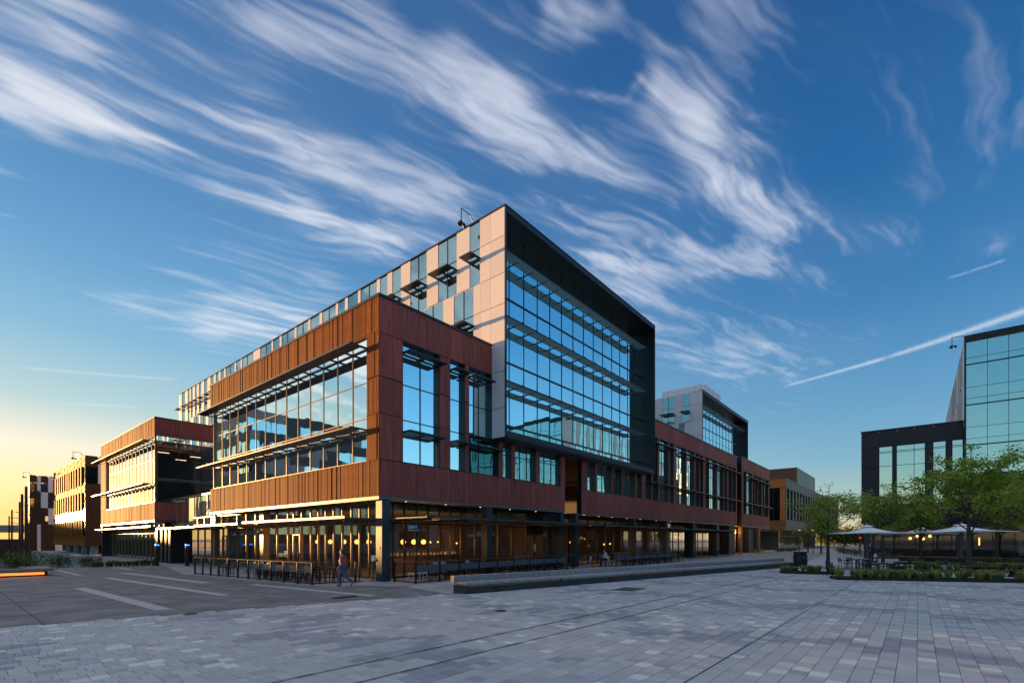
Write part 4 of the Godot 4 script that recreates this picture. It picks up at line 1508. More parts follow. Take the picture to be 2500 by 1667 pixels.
# ---------------------------------------------------------------- buildings on the right
func build_right_buildings() -> void:
	var t := thing("dark_building", "black-panelled three-storey block with tall teal windows behind the trees", "building", Vector3(80, 0, -1))
	var F := Fac.new(Vector3(70, 0, 0), Vector3(0, 0, 1), Vector3(-1, 0, 0))
	var m := MB.new()
	m.box(Vector3(70.4, 4.3, -5.0), Vector3(98, 14.5, 3.6))
	part(t, "wall", m, M.interior_dark)
	var wins := [[-3.44, -2.23], [-1.86, 0.6], [1.26, 2.3], [2.8, 3.68]]
	panels_k(t, F, [-5.1, -3.44, -1.8, -0.3, 1.3, 2.8, 3.7], 12.83, 14.65)
	panels_k(t, F, [-5.1, -3.46], 10.5, 12.8)
	panels_k(t, F, [-5.1, -3.46], 4.2, 10.46)
	panels_k(t, F, [-3.44, -1.8, -0.3, 1.3, 3.7], 4.2, 6.2)
	for q in [[-2.22, -1.87], [0.62, 1.25], [2.32, 2.78]]:
		panels_k(t, F, q, 6.22, 12.8)
	for w in wins:
		window(t, F, w[0], w[1], 6.2, 12.82, 0.12, [-0.33] if w[0] == -1.86 else [], [8.5, 10.6, 12.1, 12.25], M.black_metal, M.glass_pale, 0.003)
	m = MB.new()
	m.box(Vector3(69.94, 14.66, -5.15), Vector3(70.3, 14.8, 3.7))
	m.box(Vector3(69.96, 4.05, -5.12), Vector3(98, 4.19, 3.7))
	part(t, "coping", m, M.coping)
	m = MB.new()
	m.box(Vector3(70.02, 4.2, -5.1), Vector3(98, 14.6, -5.01))
	part(t, "side_wall", m, M.dark_panel)

	var g := thing("teal_tower", "tall teal glass volume in a black frame beside the dark block", "building", Vector3(95, 0, 15))
	var G := Fac.new(Vector3(69, 0, 0), Vector3(0, 0, 1), Vector3(-1, 0, 0))
	tower_front(g, G, 3.7, 26.6, 8.7, 23.3, 0.55, [5.47, 7.0, 8.55, 10.1, 11.65, 13.2, 14.75, 16.3, 17.85, 19.4, 20.95, 22.5, 24.05, 25.3], [10.0, 12.03, 12.71, 13.9, 16.23, 16.92, 18.05, 20.44, 21.12], [12.03, 16.23, 20.44], [], M.glass_pale)
	var S := Fac.new(Vector3(0, 0, 3.7), Vector3(1, 0, 0), Vector3(0, 0, -1))
	m = MB.new()
	m.box(Vector3(69.6, 8.7, 3.77), Vector3(127.5, 23.2, 4.1))
	m.box(Vector3(69.6, 22.8, 4.1), Vector3(127.5, 23.0, 26.4))
	part(g, "wall", m, M.white_panel2)
	var wl := []
	var u := 72.4
	while u < 126:
		var w: float = [1.0, 1.6, 2.2][rng.randi_range(0, 2)]
		wl.append([u, u + w, [u + w * 0.5] if w > 1.5 else []])
		u += w + rng.randf_range(0.5, 1.2)
	barcode_row(g, S, 69.3, 127.4, 19.1, 23.2, wl, 21.4, 0, M.glass_front)
	wl = []
	u = 71.6
	while u < 126:
		var w: float = [1.0, 1.6, 2.2][rng.randi_range(0, 2)]
		wl.append([u, u + w, [u + w * 0.5] if w > 1.5 else []])
		u += w + rng.randf_range(0.5, 1.2)
	barcode_row(g, S, 69.3, 127.4, 14.7, 19.08, wl, 17.1, 0, M.glass_front)
	innards(g, Vector3(70, 8.9, 4.3), Vector3(98, 22.7, 26.2), [10.1, 14.35, 18.65], 5.0)
	m = MB.new()
	m.box(Vector3(76, 8.9, 6), Vector3(76.2, 22.6, 25))
	part(g, "core_wall", m, M.interior_brick)
	for q in [[6.8, 18.2], [7.4, 17.2], [9.0, 18.0]]:
		m = MB.new()
		m.box(Vector3(73, q[1], q[0]), Vector3(73.1, q[1] + 0.05, q[0] + 0.9))
		part(g, "strip_light", m, M.strip_glow)
	m = MB.new()
	m.box(Vector3(69.1, 4.05, 3.75), Vector3(98, 8.68, 26.5))
	part(g, "podium_wall", m, M.dark_panel)
	roof_lamp(Vector3(69.5, 23.0, 3.72), Vector3(0, 0, -1), "black lamp on a bent arm at the teal tower's roof corner")

	# their shared ground floor: dark glazed cafe
	var GF := Fac.new(Vector3(71.2, 0, 0), Vector3(0, 0, 1), Vector3(-1, 0, 0))
	var c := thing("cafe_front", "dark glazed cafe front under the black and teal buildings", "shopfront", Vector3(74, 0, 10))
	gfloor_glazing(c, GF, [-4.6, -3.2, -1.7, -0.2, 1.3, 2.8, 4.4, 6.0, 7.6, 9.2, 11.0, 13.0, 15.0, 18.0], 0, 3.0, 4.04, M.black_metal)
	m = MB.new()
	m.box(Vector3(71.4, 0, -4.8), Vector3(80, 0.02, 18))
	part(c, "floor", m, M.interior_dark)
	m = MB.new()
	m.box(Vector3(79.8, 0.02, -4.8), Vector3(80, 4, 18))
	part(c, "rear_wall", m, M.dim_wall)
	m = MB.new()
	m.box(Vector3(76.0, 0.4, 8.4), Vector3(76.1, 3.2, 10.6))
	var ms := part(c, "mural", m, M.concrete)
	m = MB.new()
	m.tube(Vector3(75.98, 1.9, 9.0), Vector3(75.96, 1.9, 9.0), 0.35, 0.35, 16)
	m.box(Vector3(75.96, 1.7, 9.4), Vector3(75.99, 2.3, 10.3))
	part(ms, "mural_print", m, M.interior_dark)
	column(c, 70.2, 70.7, -4.9, -4.4, 4.04)
	column(c, 70.2, 70.7, 3.2, 3.7, 4.04)
	column(c, 70.2, 70.7, 11.5, 12.0, 4.04)
	for q in [[-0.7, 2.35], [-0.1, 2.6], [0.45, 2.3], [1.05, 2.6]]:
		pendant(Vector3(73.2, q[1], q[0]), 0.16, 4.0, "amber lantern hanging inside the dark cafe front", "cafe lanterns", 0.06)
	var lamp := thing("tube_lamp", "vertical amber tube lamp on the cafe wall behind the middle parasol", "lamp", Vector3(71.6, 1.6, 5.0))
	m = MB.new()
	m.tube(Vector3.ZERO, Vector3(0, 0.8, 0), 0.06, 0.06, 10)
	part(lamp, "lamp_tube", m, M.bulb_glow, false)
	m = MB.new()
	m.box(Vector3(0.06, 0.0, -0.08), Vector3(0.12, 0.8, 0.08))
	part(lamp, "lamp_mount", m, M.black_metal, false)

	# black and gold block at the end of the plaza
	var b := thing("end_building", "black three-storey block with a gold-brown panelled end at the far end of the plaza", "building", Vector3(140, 0, -28))
	var W := Fac.new(Vector3(111.74, 0, 0), Vector3(0, 0, -1), Vector3(-1, 0, 0))
	var N := Fac.new(Vector3(0, 0, -20.68), Vector3(1, 0, 0), Vector3(0, 0, 1))
	m = MB.new()
	m.box(Vector3(112.0, 4.3, -50), Vector3(200, 14.6, -21.0))
	part(b, "wall", m, M.interior_dark)
	var gb := mat("gold_brown0", Color(0.27, 0.185, 0.12), 0.75)
	mat("gold_brown1", Color(0.25, 0.17, 0.11), 0.75)
	panels(b, W, [20.7, 21.72, 22.5, 23.3, 24.5, 26.0, 28.0, 30.0], 12.9, 14.65, "gold_brown", 2)
	panels(b, W, [20.7, 21.72], 8.6, 12.87, "gold_brown", 2)
	panels(b, W, [20.7, 21.72], 6.2, 8.57, "gold_brown", 2)
	window(b, W, 21.74, 30, 6.2, 12.87, 0.15, [23.0, 24.4, 26.0, 28.0], [8.6, 10.6], M.black_metal, M.glass_dark)
	panels_k(b, W, [20.7, 30.0], 4.1, 6.18)
	panels_k(b, N, [111.75, 114.5] + steps(114.5, 198, 24) + [198], 12.85, 14.65)
	panels_k(b, N, [111.75, 114.5] + steps(114.5, 198, 24) + [198], 4.1, 6.3)
	var x := 112.0
	while x < 190:
		panels_k(b, N, [x, x + 1.0], 6.32, 12.83)
		window(b, N, x + 1.0, x + 3.2, 6.3, 12.84, 0.3, [], [8.6, 10.6], M.black_metal, M.glass_front, 0.002)
		panels_k(b, N, [x + 3.2, x + 3.6], 6.32, 12.83)
		x += 3.6
	m = MB.new()
	m.box(Vector3(111.7, 14.66, -21.0), Vector3(198, 14.78, -20.62))
	part(b, "coping", m, M.coping)
	var pb := MB.new()
	pb.box(Vector3(125, 14.6, -34), Vector3(150, 18.5, -20.9))
	part(b, "roof_box", pb, M.coping)
	var NG := Fac.new(Vector3(0, 0, -22.0), Vector3(1, 0, 0), Vector3(0, 0, 1))
	gfloor_glazing(b, NG, [112.2, 114.0, 116.0, 118.0, 120.0, 123.0, 126.0, 130.0, 134.0, 140.0], 0, 3.0, 4.05, M.warm_frame)
	m = MB.new()
	m.box(Vector3(112, 0, -28), Vector3(200, 4.1, -27.8))
	part(b, "shop_wall", m, M.interior_dark)
	for q in [101.5, 104.5, 107.5]:
		m = MB.new()
		m.box(Vector3(q, 0, -30.2), Vector3(q + 2.6, 3.0, -30))
		part(b, "garden_screen", m, M.concrete)
	# offices that close the plaza on its other side; they are mirrored in the red wing's and the shops' glass
	var co := thing("corner_office", "white panelled office past the teal tower, mirrored in the red wing's windows", "building", Vector3(90, 0, 52))
	m = MB.new()
	m.box(Vector3(70.3, 0, 32.3), Vector3(110, 16.4, 76))
	part(co, "wall", m, M.white_panel2)
	var CX := Fac.new(Vector3(70, 0, 0), Vector3(0, 0, 1), Vector3(-1, 0, 0))
	var CZ := Fac.new(Vector3(0, 0, 32), Vector3(1, 0, 0), Vector3(0, 0, -1))
	for e in [[CX, 32.1, 76.0], [CZ, 70.1, 110.0]]:
		var f: Fac = e[0]
		for v in [[0.2, 4.0], [4.4, 8.3], [8.5, 12.3], [12.5, 16.2]]:
			var uu: float = e[1]
			while uu < e[2] - 1.2:
				var w: float = [1.4, 2.0, 2.8][rng.randi_range(0, 2)]
				w = minf(w, e[2] - uu)
				if rng.randf() < 0.5:
					window(co, f, uu, uu + w, v[0], v[1], 0.05, [], [], M.mullion, M.glass_side, 0.002)
				else:
					piece(co, "wall_panel", f, uu + 0.01, v[0], uu + w - 0.01, v[1], -0.05, 0.0, M["white_panel%d" % rng.randi_range(0, 2)])
				uu += w
	var so := thing("brick_office", "brown panelled office row facing the timber corner across the plaza", "building", Vector3(20, 0, 72))
	m = MB.new()
	m.box(Vector3(-40, 0, 64.3), Vector3(66, 12.4, 84))
	part(so, "wall", m, M.brown_panel)
	var SZ := Fac.new(Vector3(0, 0, 64), Vector3(1, 0, 0), Vector3(0, 0, -1))
	for v in [[0.2, 4.0], [4.4, 8.3], [8.5, 12.3]]:
		var uu := -40.0
		while uu < 64:
			window(so, SZ, uu + 1.2, uu + 3.8, v[0] + 0.5, v[1] - 0.4, 0.1, [], [], M.mullion, M.glass_dark, 0.002)
			piece(so, "wall_panel", SZ, uu + 0.02, v[0], uu + 1.18, v[1], -0.3, 0.0, M.brown_panel)
			uu += 4.0
	# trees closing the view between the plaza blocks
	for i in 34:
		shrub(Vector3(204 + rng.randf() * 14.0, 0, -27 + i * 1.1 if i < 20 else -5 + (i - 20) * 4.0), 3.2, rng.randf_range(5.0, 8.0), 900, Color(0.08, 0.12, 0.03), "distant dark tree mass closing the view between the plaza blocks", "far trees at the end of the plaza")


func panels_k(t: Node3D, f: Fac, us: Array, v0: float, v1: float) -> void:
	for i in us.size() - 1:
		piece(t, "wall_panel", f, us[i] + 0.008, v0 + 0.008, us[i + 1] - 0.008, v1 - 0.008, -0.05, 0.0, M.dark_panel, 0.0004)


# ---------------------------------------------------------------- plaza floor details
func build_street_floor() -> void:
	# dark bed under the paving stones, and plain paving beyond them
	var bed := mat("bed", Color(0.3, 0.31, 0.32), 0.9)
	var m := MB.new()
	sheet(m, [[-3, edge_z(-3)], [13.3, edge_z(13.3)], [46, edge_z(46)], [46, 14], [-3, 14]], 0.005)
	var pl := struct("plaza", m, bed)
	var far := mat("far_paving", Color(0.79, 0.79, 0.79), 0.72)
	grainy(far, noise_tex(41, 0.09, Color(0.84, 0.84, 0.84), Color(1, 1, 1), 512, 3, FastNoiseLite.TYPE_CELLULAR), Vector3(0.12, 0.12, 0.12))
	m = MB.new()
	sheet(m, [[46, edge_z(46)], [110, -12], [110, 60], [-60, 60], [-60, 14], [46, 14]], 0.004)
	sheet(m, [[-90, edge_z(-90)], [-3, edge_z(-3)], [-3, 14], [-60, 14], [-90, 14]], 0.004)
	struct("plaza_paving", m, far)
	# old rails let into the paving
	var rail := mat("rail_steel", Color(0.2, 0.19, 0.185), 0.5, 0.6)
	for z in [-7.42, -6.46]:
		m = MB.new()
		for o in [-0.03, 0.025]:
			m.bar(Vector3(-2.5, 0.013, z + o - 0.1), Vector3(36, 0.013, z + o + 0.75), 0.016, 0.022)
		struct("rail", m, rail)
	m = MB.new()
	m.bar(Vector3(-2.5, 0.012, -2.78), Vector3(33, 0.012, -2.42), 0.02, 0.028)
	struct("drain_slot", m, rail)
	# covers
	for q in [[11.03, -9.66, 0.3, "round rusty cover in the pavers between the rails and the bench"], [4.81, -16.05, 0.3, "round rusty cover at the edge where street meets pavers"]]:
		var t := thing("manhole_cover", q[3], "cover", Vector3(q[0], 0.02, q[1]))
		m = MB.new()
		m.lathe(Vector3.ZERO, [Vector2(0.18, 0), Vector2(0.18, 0.012), Vector2(0.16, 0.014), Vector2(0.155, 0.008)], 24)
		part(t, "ring", m, M.black_metal, false)
		m = MB.new()
		m.tube(Vector3(0, 0, 0), Vector3(0, 0.011, 0), 0.153, 0.153, 24)
		part(t, "lid", m, M.rust, false)
	for q in [[10.0, -16.5, 0.95, 0.35, "flat rusty rectangular hatch in the street beside the pavers"], [19.4, -9.63, 1.5, 1.0, "square metal access hatch in the pavers before the bench"]]:
		var t := thing("access_hatch", q[4], "cover", Vector3(q[0], 0.02, q[1]))
		m = MB.new()
		m.box(Vector3(-q[2] / 2, 0, -q[3] / 2), Vector3(q[2] / 2, 0.01, q[3] / 2))
		part(t, "frame", m, M.black_metal, false)
		m = MB.new()
		for i in 2:
			m.box(Vector3(-q[2] / 2 + 0.03 + i * q[2] / 2, 0.0, -q[3] / 2 + 0.03), Vector3(-0.02 + i * q[2] / 2, 0.015, q[3] / 2 - 0.03))
		part(t, "lid", m, M.rust if q[2] < 1 else M.soffit, false)


func build_pavers() -> void:
	var pm := mat("paver", Color(1, 1, 1), 0.72)
	pm.vertex_color_use_as_albedo = true
	grainy(pm, noise_tex(51, 0.25, Color(0.82, 0.82, 0.82), Color(1, 1, 1), 512, 3), Vector3(1.1, 1.1, 1.1))
	var sp := mat("speckled_paver", Color(1, 1, 1), 0.7)
	sp.vertex_color_use_as_albedo = true
	var st := noise_tex(52, 0.34, Color(0.5, 0.5, 0.52), Color(1, 1, 1), 512, 2)
	(st.color_ramp as Gradient).add_point(0.5, Color(0.68, 0.68, 0.7))
	(st.color_ramp as Gradient).add_point(0.66, Color(0.95, 0.95, 0.97))
	grainy(sp, st, Vector3(0.9, 0.9, 0.9))
	var r := RandomNumberGenerator.new()
	r.seed = 99
	var nz := FastNoiseLite.new()
	nz.seed = 77
	nz.frequency = 0.09
	var plaza: Node3D = get_node("plaza")
	var list := []
	var S := 0.7676
	var C := 0.6409
	var z := -17.9
	var row := 0
	while z < 13.0:
		var x := -2.5 + r.randf() * 0.3
		while x < 45.8:
			var lx: float = [0.2, 0.24, 0.24, 0.3, 0.34][r.randi_range(0, 4)]
			var cx := x + lx * 0.5
			var cz := z + 0.1335
			var k := [r.randf(), r.randf(), r.randf(), r.randf(), r.randf()]
			if cz - 0.1 > edge_z(x) + 0.02 and cz - 0.1 > edge_z(x + lx) + 0.02:
				var f := cx * S - cz * C
				var l := cx * C + cz * S
				if f > 4.5 and absf(l) < f * 1.09 + 0.8:
					list.append([f, x, z, lx, k, row])
			x += lx
		z += 0.267
		row += 1
	list.sort_custom(func(a, b): return a[0] < b[0])
	var stone := MB.new()
	var grit := MB.new()
	var tiles := {}
	for i in list.size():
		var q: Array = list[i]
		var x: float = q[1]
		var zz: float = q[2]
		var k: Array = q[4]
		var jog: float = nz.get_noise_1d(floor(zz / 0.72) * 9.0) * 3.2
		var band := fposmod(x + jog + 1.2 + nz.get_noise_2d(x * 3.0, zz * 6.0) * 1.2, 6.2)
		var speck: bool = band < 1.15 and k[0] < 0.93
		var c: Color
		if speck:
			var t: float = 0.85 + 0.3 * k[1]
			c = Color(0.56, 0.57, 0.59) * t
		elif k[0] < 0.07:
			c = Color(0.8, 0.78, 0.73)
		elif k[0] < 0.085:
			c = Color(0.72, 0.65, 0.58)
		elif k[0] < 0.17:
			c = Color(0.44, 0.442, 0.445) * (0.85 + 0.3 * k[1])
		else:
			var t: float = 0.92 + 0.15 * k[1]
			c = Color(0.545 * t, 0.553 * t, 0.545 * t).lerp(Color(0.55 * t, 0.535 * t, 0.515 * t), k[2] * 0.7)
		# worn and stained areas
		var wear: float = 1.0 + 0.13 * nz.get_noise_2d(x * 7.0, zz * 7.0) + 0.1 * nz.get_noise_2d(x * 40.0 + 90.0, zz * 40.0)
		c = Color(c.r * wear, c.g * wear, c.b * wear)
		var h: float = 0.02 + 0.004 * (k[3] - 0.5)
		var a := Vector3(x + 0.004, 0.0, zz + 0.004)
		var b := Vector3(x + q[3] - 0.004, h, zz + 0.263)
		if i < 300:
			var tone := int(k[1] * 3.99)
			var key := "%.2f %s %d %d %d" % [q[3], str(speck), int(k[0] * 40) if k[0] < 0.2 else 9, tone, int(wear * 12)]
			if not tiles.has(key):
				var m := MB.new()
				m.tint(c)
				bevelled(m, Vector3(-q[3] / 2 + 0.004, 0, -0.1295), Vector3(q[3] / 2 - 0.004, 0.02, 0.1295), 0.004)
				tiles[key] = m.mesh()
			var o := MeshInstance3D.new()
			o.name = "paving_stone"
			o.mesh = tiles[key]
			o.material_override = sp if speck else pm
			plaza.add_child(o, true)
			o.position = Vector3(x + q[3] / 2, h - 0.02, zz + 0.1335)
		else:
			var mb := grit if speck else stone
			mb.tint(c)
			if q[0] < 14.0:
				bevelled(mb, a, b, 0.004)
			else:
				mb.quad(Vector3(a.x, h, b.z), Vector3(b.x, h, b.z), Vector3(b.x, h, a.z), Vector3(a.x, h, a.z))
				mb.quad(Vector3(a.x, 0, b.z), Vector3(a.x, h, b.z), Vector3(a.x, h, a.z), Vector3(a.x, 0, a.z))
				mb.quad(Vector3(a.x, 0, b.z), Vector3(b.x, 0, b.z), Vector3(b.x, h, b.z), Vector3(a.x, h, b.z))
	for q in [[stone, pm, "paving_stones"], [grit, sp, "speckled_paving_stones"]]:
		var o := part(plaza, q[2], q[0], q[1], false)
		o.set_meta("kind", "stuff")
	print("pavers ", list.size())


func bevelled(m: MB, a: Vector3, b: Vector3, e: float) -> void:
	var y := b.y - e * 0.7
	var p := [Vector3(a.x, y, b.z), Vector3(b.x, y, b.z), Vector3(b.x, y, a.z), Vector3(a.x, y, a.z)]
	var q := [Vector3(a.x + e, b.y, b.z - e), Vector3(b.x - e, b.y, b.z - e), Vector3(b.x - e, b.y, a.z + e), Vector3(a.x + e, b.y, a.z + e)]
	m.quad(q[0], q[1], q[2], q[3])
	for i in 4:
		var j := (i + 1) % 4
		m.quad(p[i], p[j], q[j], q[i])
		m.quad(Vector3(p[i].x, a.y, p[i].z), Vector3(p[j].x, a.y, p[j].z), p[j], p[i])


# ---------------------------------------------------------------- furniture
func make_stool() -> Node3D:
	var t := thing("bar_stool", "", "stool")
	var m := MB.new()
	m.box(Vector3(-0.19, 0.7, -0.19), Vector3(0.19, 0.745, 0.19))
	part(t, "seat", m, M.chair_black, false)
	for sx in [-1, 1]:
		for sz in [-1, 1]:
			m = MB.new()
			m.bar(Vector3(sx * 0.23, 0, sz * 0.23), Vector3(sx * 0.15, 0.7, sz * 0.15), 0.035, 0.035)
			part(t, "leg", m, M.chair_black, false)
	m = MB.new()
	for s in [-1, 1]:
		m.bar(Vector3(-0.2, 0.27, s * 0.2), Vector3(0.2, 0.27, s * 0.2), 0.025, 0.025)
		m.bar(Vector3(s * 0.2, 0.27, -0.2), Vector3(s * 0.2, 0.27, 0.2), 0.025, 0.025)
	part(t, "footrest", m, M.chair_black, false)
	return t


func make_chair(kind: Material, slats: bool) -> Node3D:
	var t := thing("chair", "", "chair")
	var m := MB.new()
	if slats:
		for i in 6:
			m.box(Vector3(-0.22, 0.43, -0.2 + i * 0.072), Vector3(0.22, 0.45, -0.145 + i * 0.072))
	else:
		m.box(Vector3(-0.22, 0.42, -0.21), Vector3(0.22, 0.455, 0.22))
	part(t, "seat", m, kind, false)
	m = MB.new()
	if slats:
		for i in 4:
			m.bar(Vector3(-0.21, 0.56 + i * 0.075, 0.235 + i * 0.014), Vector3(0.21, 0.56 + i * 0.075, 0.235 + i * 0.014), 0.016, 0.055)
		m.bar(Vector3(-0.22, 0.45, 0.215), Vector3(-0.22, 0.86, 0.29), 0.028, 0.028)
		m.bar(Vector3(0.22, 0.45, 0.215), Vector3(0.22, 0.86, 0.29), 0.028, 0.028)
	else:
		m.hexa([Vector3(-0.21, 0.46, 0.19), Vector3(0.21, 0.46, 0.19), Vector3(-0.2, 0.84, 0.26), Vector3(0.2, 0.84, 0.26), Vector3(-0.21, 0.46, 0.215), Vector3(0.21, 0.46, 0.215), Vector3(-0.2, 0.84, 0.285), Vector3(0.2, 0.84, 0.285)])
	part(t, "backrest", m, kind, false)
	for sx in [-1, 1]:
		for sz in [-1, 1]:
			m = MB.new()
			m.bar(Vector3(sx * 0.22, 0, sz * 0.22), Vector3(sx * 0.2, 0.43, sz * 0.19), 0.03, 0.03)
			part(t, "leg", m, kind, false)
	if slats:
		for sx in [-1, 1]:
			m = MB.new()
			m.bar(Vector3(sx * 0.235, 0.64, -0.18), Vector3(sx * 0.235, 0.64, 0.24), 0.035, 0.02)
			m.bar(Vector3(sx * 0.235, 0.43, -0.17), Vector3(sx * 0.235, 0.63, -0.17), 0.022, 0.022)
			part(t, "armrest", m, kind, false)
	return t


func make_table(w: float, d: float, h: float, top: Material, legs: Material) -> Node3D:
	var t := thing("table", "", "table")
	var m := MB.new()
	m.box(Vector3(-w / 2, h - 0.04, -d / 2), Vector3(w / 2, h, d / 2))
	part(t, "table_top", m, top, false)
	for sx in [-1, 1]:
		for sz in [-1, 1]:
			m = MB.new()
			m.box(Vector3(sx * (w / 2 - 0.1) - 0.03, 0, sz * (d / 2 - 0.08) - 0.03), Vector3(sx * (w / 2 - 0.1) + 0.03, h - 0.041, sz * (d / 2 - 0.08) + 0.03))
			part(t, "leg", m, legs, false)
	return t


var protos := {}


func put(key: String, at: Vector3, turn: float, label: String, group: String) -> Node3D:
	var o: Node3D
	if protos.has(key):
		o = dup(protos[key])
	else:
		match key:
			"stool": o = make_stool()
			"black_chair": o = make_chair(M.chair_black, true)
			"dark_chair": o = make_chair(M.chair_black, false)
			"white_chair": o = make_chair(M.chair_white, false)
			"red_chair": o = make_chair(M.chair_red, true)
			"green_chair": o = make_chair(M.chair_green, true)
			"bar_table": o = make_table(2.2, 0.7, 1.04, M.brown_panel, M.chair_black)
			"dining_table": o = make_table(1.6, 0.8, 0.74, M.interior, M.chair_black)
			"black_table": o = make_table(1.9, 0.85, 0.75, M.chair_black, M.chair_black)
			"high_table": o = make_table(3.2, 0.7, 0.8, M.timber_dark, M.chair_black)
		protos[key] = o
	o.position = at
	o.rotation.y = turn
	o.set_meta("label", label)
	o.set_meta("group", group)
	return o


# terrace railing: posts, timber-topped rail, bottom rail and fabric panels between some posts
func railing(label: String, pts: Array, panel_from: int, panel_to: int) -> void:
	var t := thing("terrace_railing", label, "railing", Vector3(pts[0][0], 0, pts[0][1]))
	for i in pts.size():
		var p := Vector3(pts[i][0], 0, pts[i][1])
		var m := MB.new()
		m.box(p + Vector3(-0.04, 0, -0.04), p + Vector3(0.04, 1.04, 0.04))
		m.box(p + Vector3(-0.09, 0, -0.09), p + Vector3(0.09, 0.012, 0.09))
		part(t, "post", m, M.black_metal)
		if i + 1 < pts.size():
			var q := Vector3(pts[i + 1][0], 0, pts[i + 1][1])
			m = MB.new()
			m.bar(p + UP * 1.06, q + UP * 1.06, 0.09, 0.035)
			part(t, "top_rail", m, M.timber_rail)
			m = MB.new()
			m.bar(p + UP * 0.06, q + UP * 0.06, 0.04, 0.05)
			part(t, "bottom_rail", m, M.black_metal)
			if i >= panel_from and i < panel_to:
				m = MB.new()
				var d := (q - p).normalized() * 0.05
				m.bar(p + d + UP * 0.72, q - d + UP * 0.72, 0.02, 0.32)
				part(t, "fabric_panel", m, M.slate_fabric)


func build_patios() -> void:
	mat("timber_rail", Color(0.42, 0.3, 0.2), 0.55)
	mat("timber_dark", Color(0.3, 0.22, 0.17), 0.6)
	railing("black terrace railing along the street with grey fabric panels at one end", [[10.74, -35.04], [10.82, -33.95], [10.94, -32.96], [11.05, -31.99], [11.15, -30.85], [11.26, -29.75], [11.34, -28.55], [11.43, -27.35], [11.5, -26.1], [11.58, -24.85], [11.68, -23.6], [11.78, -22.36], [13.87, -21.95]], 6, 11)
	railing("black terrace railing with grey fabric panels along the plaza by the corner column", [[15.5, -20.9], [15.35, -19.0], [17.01, -19.1], [18.5, -19.18], [20.11, -19.25], [21.81, -19.35], [23.48, -19.45], [25.23, -19.55], [26.94, -19.65], [28.51, -19.7], [29.96, -19.75], [30.9, -19.78]], 1, 10)
	railing("black terrace railing with grey panels before the second restaurant", [[34.71, -20.5], [34.97, -18.42], [36.38, -18.3], [37.75, -18.25], [39.3, -18.22], [40.86, -18.2], [42.47, -18.2], [44.14, -18.2], [45.72, -18.2], [47.56, -18.2]], 1, 8)
	# street terrace
	for q in [[12.0, -34.2], [12.05, -33.6], [12.1, -32.9]]:
		put("dark_chair", Vector3(q[0], 0, q[1]), rng.randf_range(1.2, 1.9), "black chair at the open end of the street terrace", "chairs on the street terrace")
	for q in [[13.2, -33.4], [13.2, -30.6]]:
		put("dining_table", Vector3(q[0], 0, q[1]), PI / 2, "low table on the street terrace before the timber block's windows", "low tables on the street terrace")
	for q in [[12.5, -31.2, 1.4], [12.6, -30.4, 1.7]]:
		put("white_chair", Vector3(q[0], 0, q[1]), q[2], "pale grey chair among black ones on the street terrace", "pale chairs on the street terrace")
	for q in [[13.9, -33.8, -1.5], [13.9, -33.0, -1.6], [13.9, -31.0, -1.5], [12.5, -29.4, 1.5], [13.8, -29.6, -1.4]]:
		put("dark_chair", Vector3(q[0], 0, q[1]), q[2], "black chair at a low table on the street terrace", "chairs at the low tables")
	for z in [-27.6, -25.0]:
		put("bar_table", Vector3(12.55, 0, z), PI / 2 + 0.06, "tall bar table behind the grey panels of the street terrace", "bar tables on the street terrace")
	for z in [-28.4, -27.7, -27.1, -26.4, -25.8, -25.0, -24.4, -23.7]:
		put("stool", Vector3(12.02 + (z + 26) * 0.04, 0, z), rng.randf(), "black bar stool behind the grey panels of the street terrace", "bar stools along the street railing")
	for z in [-28.3, -27.7, -27.1, -26.3, -25.6, -24.9, -24.2]:
		put("stool", Vector3(13.1, 0, z), rng.randf(), "black bar stool on the window side of the street terrace's bar tables", "bar stools on the window side")
	for q in [[12.45, -22.9], [13.0, -22.7], [13.45, -22.9]]:
		put("stool", Vector3(q[0], 0, q[1]), rng.randf(), "black bar stool inside the corner of the street railing", "stools in the railing corner")
	# plaza terrace
	put("white_chair", Vector3(15.85, 0, -19.75), 0.3, "white chair inside the plaza railing, nearer the corner column", "")
	put("white_chair", Vector3(16.3, 0, -19.7), -0.15, "white chair inside the plaza railing, second from the corner column", "")
	for x in [18.2, 21.0, 24.2, 27.2, 29.4]:
		put("bar_table", Vector3(x, 0, -20.55 - (x - 18) * 0.03), 0.03, "tall bar table behind the plaza terrace railing", "bar tables on the plaza terrace")
	var k := 17.3
	while k < 30.2:
		put("stool", Vector3(k, 0, -19.75 - (k - 17) * 0.035), rng.randf(), "black bar stool tucked behind the plaza terrace panels", "bar stools along the plaza railing")
		if rng.randf() < 0.6:
			put("stool", Vector3(k + 0.2, 0, -21.1 - (k - 17) * 0.03), rng.randf(), "black bar stool on the window side of the plaza terrace", "stools at the plaza windows")
		k += rng.randf_range(0.62, 0.9)
	for q in [[19.4, -21.9], [20.0, -21.9], [22.2, -22.0]]:
		put("white_chair", Vector3(q[0], 0, q[1]), PI, "pale chair against the plaza shop windows", "pale chairs at the plaza windows")
	# second terrace
	for x in [36.9, 40.2, 43.4, 46.2]:
		put("bar_table", Vector3(x, 0, -19.6), 0, "tall bar table on the second terrace", "bar tables on the second terrace")
	k = 37.4
	while k < 47.4:
		put("stool", Vector3(k, 0, -18.9), rng.randf(), "black bar stool tucked behind the second terrace's panels", "stools on the second terrace")
		k += rng.randf_range(0.65, 0.95)
	for q in [[34.3, -20.6, 0.2], [35.3, -19.5, 1.6], [36.0, -19.2, 0.1]]:
		put("white_chair", Vector3(q[0], 0, q[1]), q[2], "pale chair at the open end of the second terrace", "pale chairs on the second terrace")
	put("green_chair", Vector3(48.6, 0, -19.0), 2.2, "bright green chair just past the second terrace's railing", "")
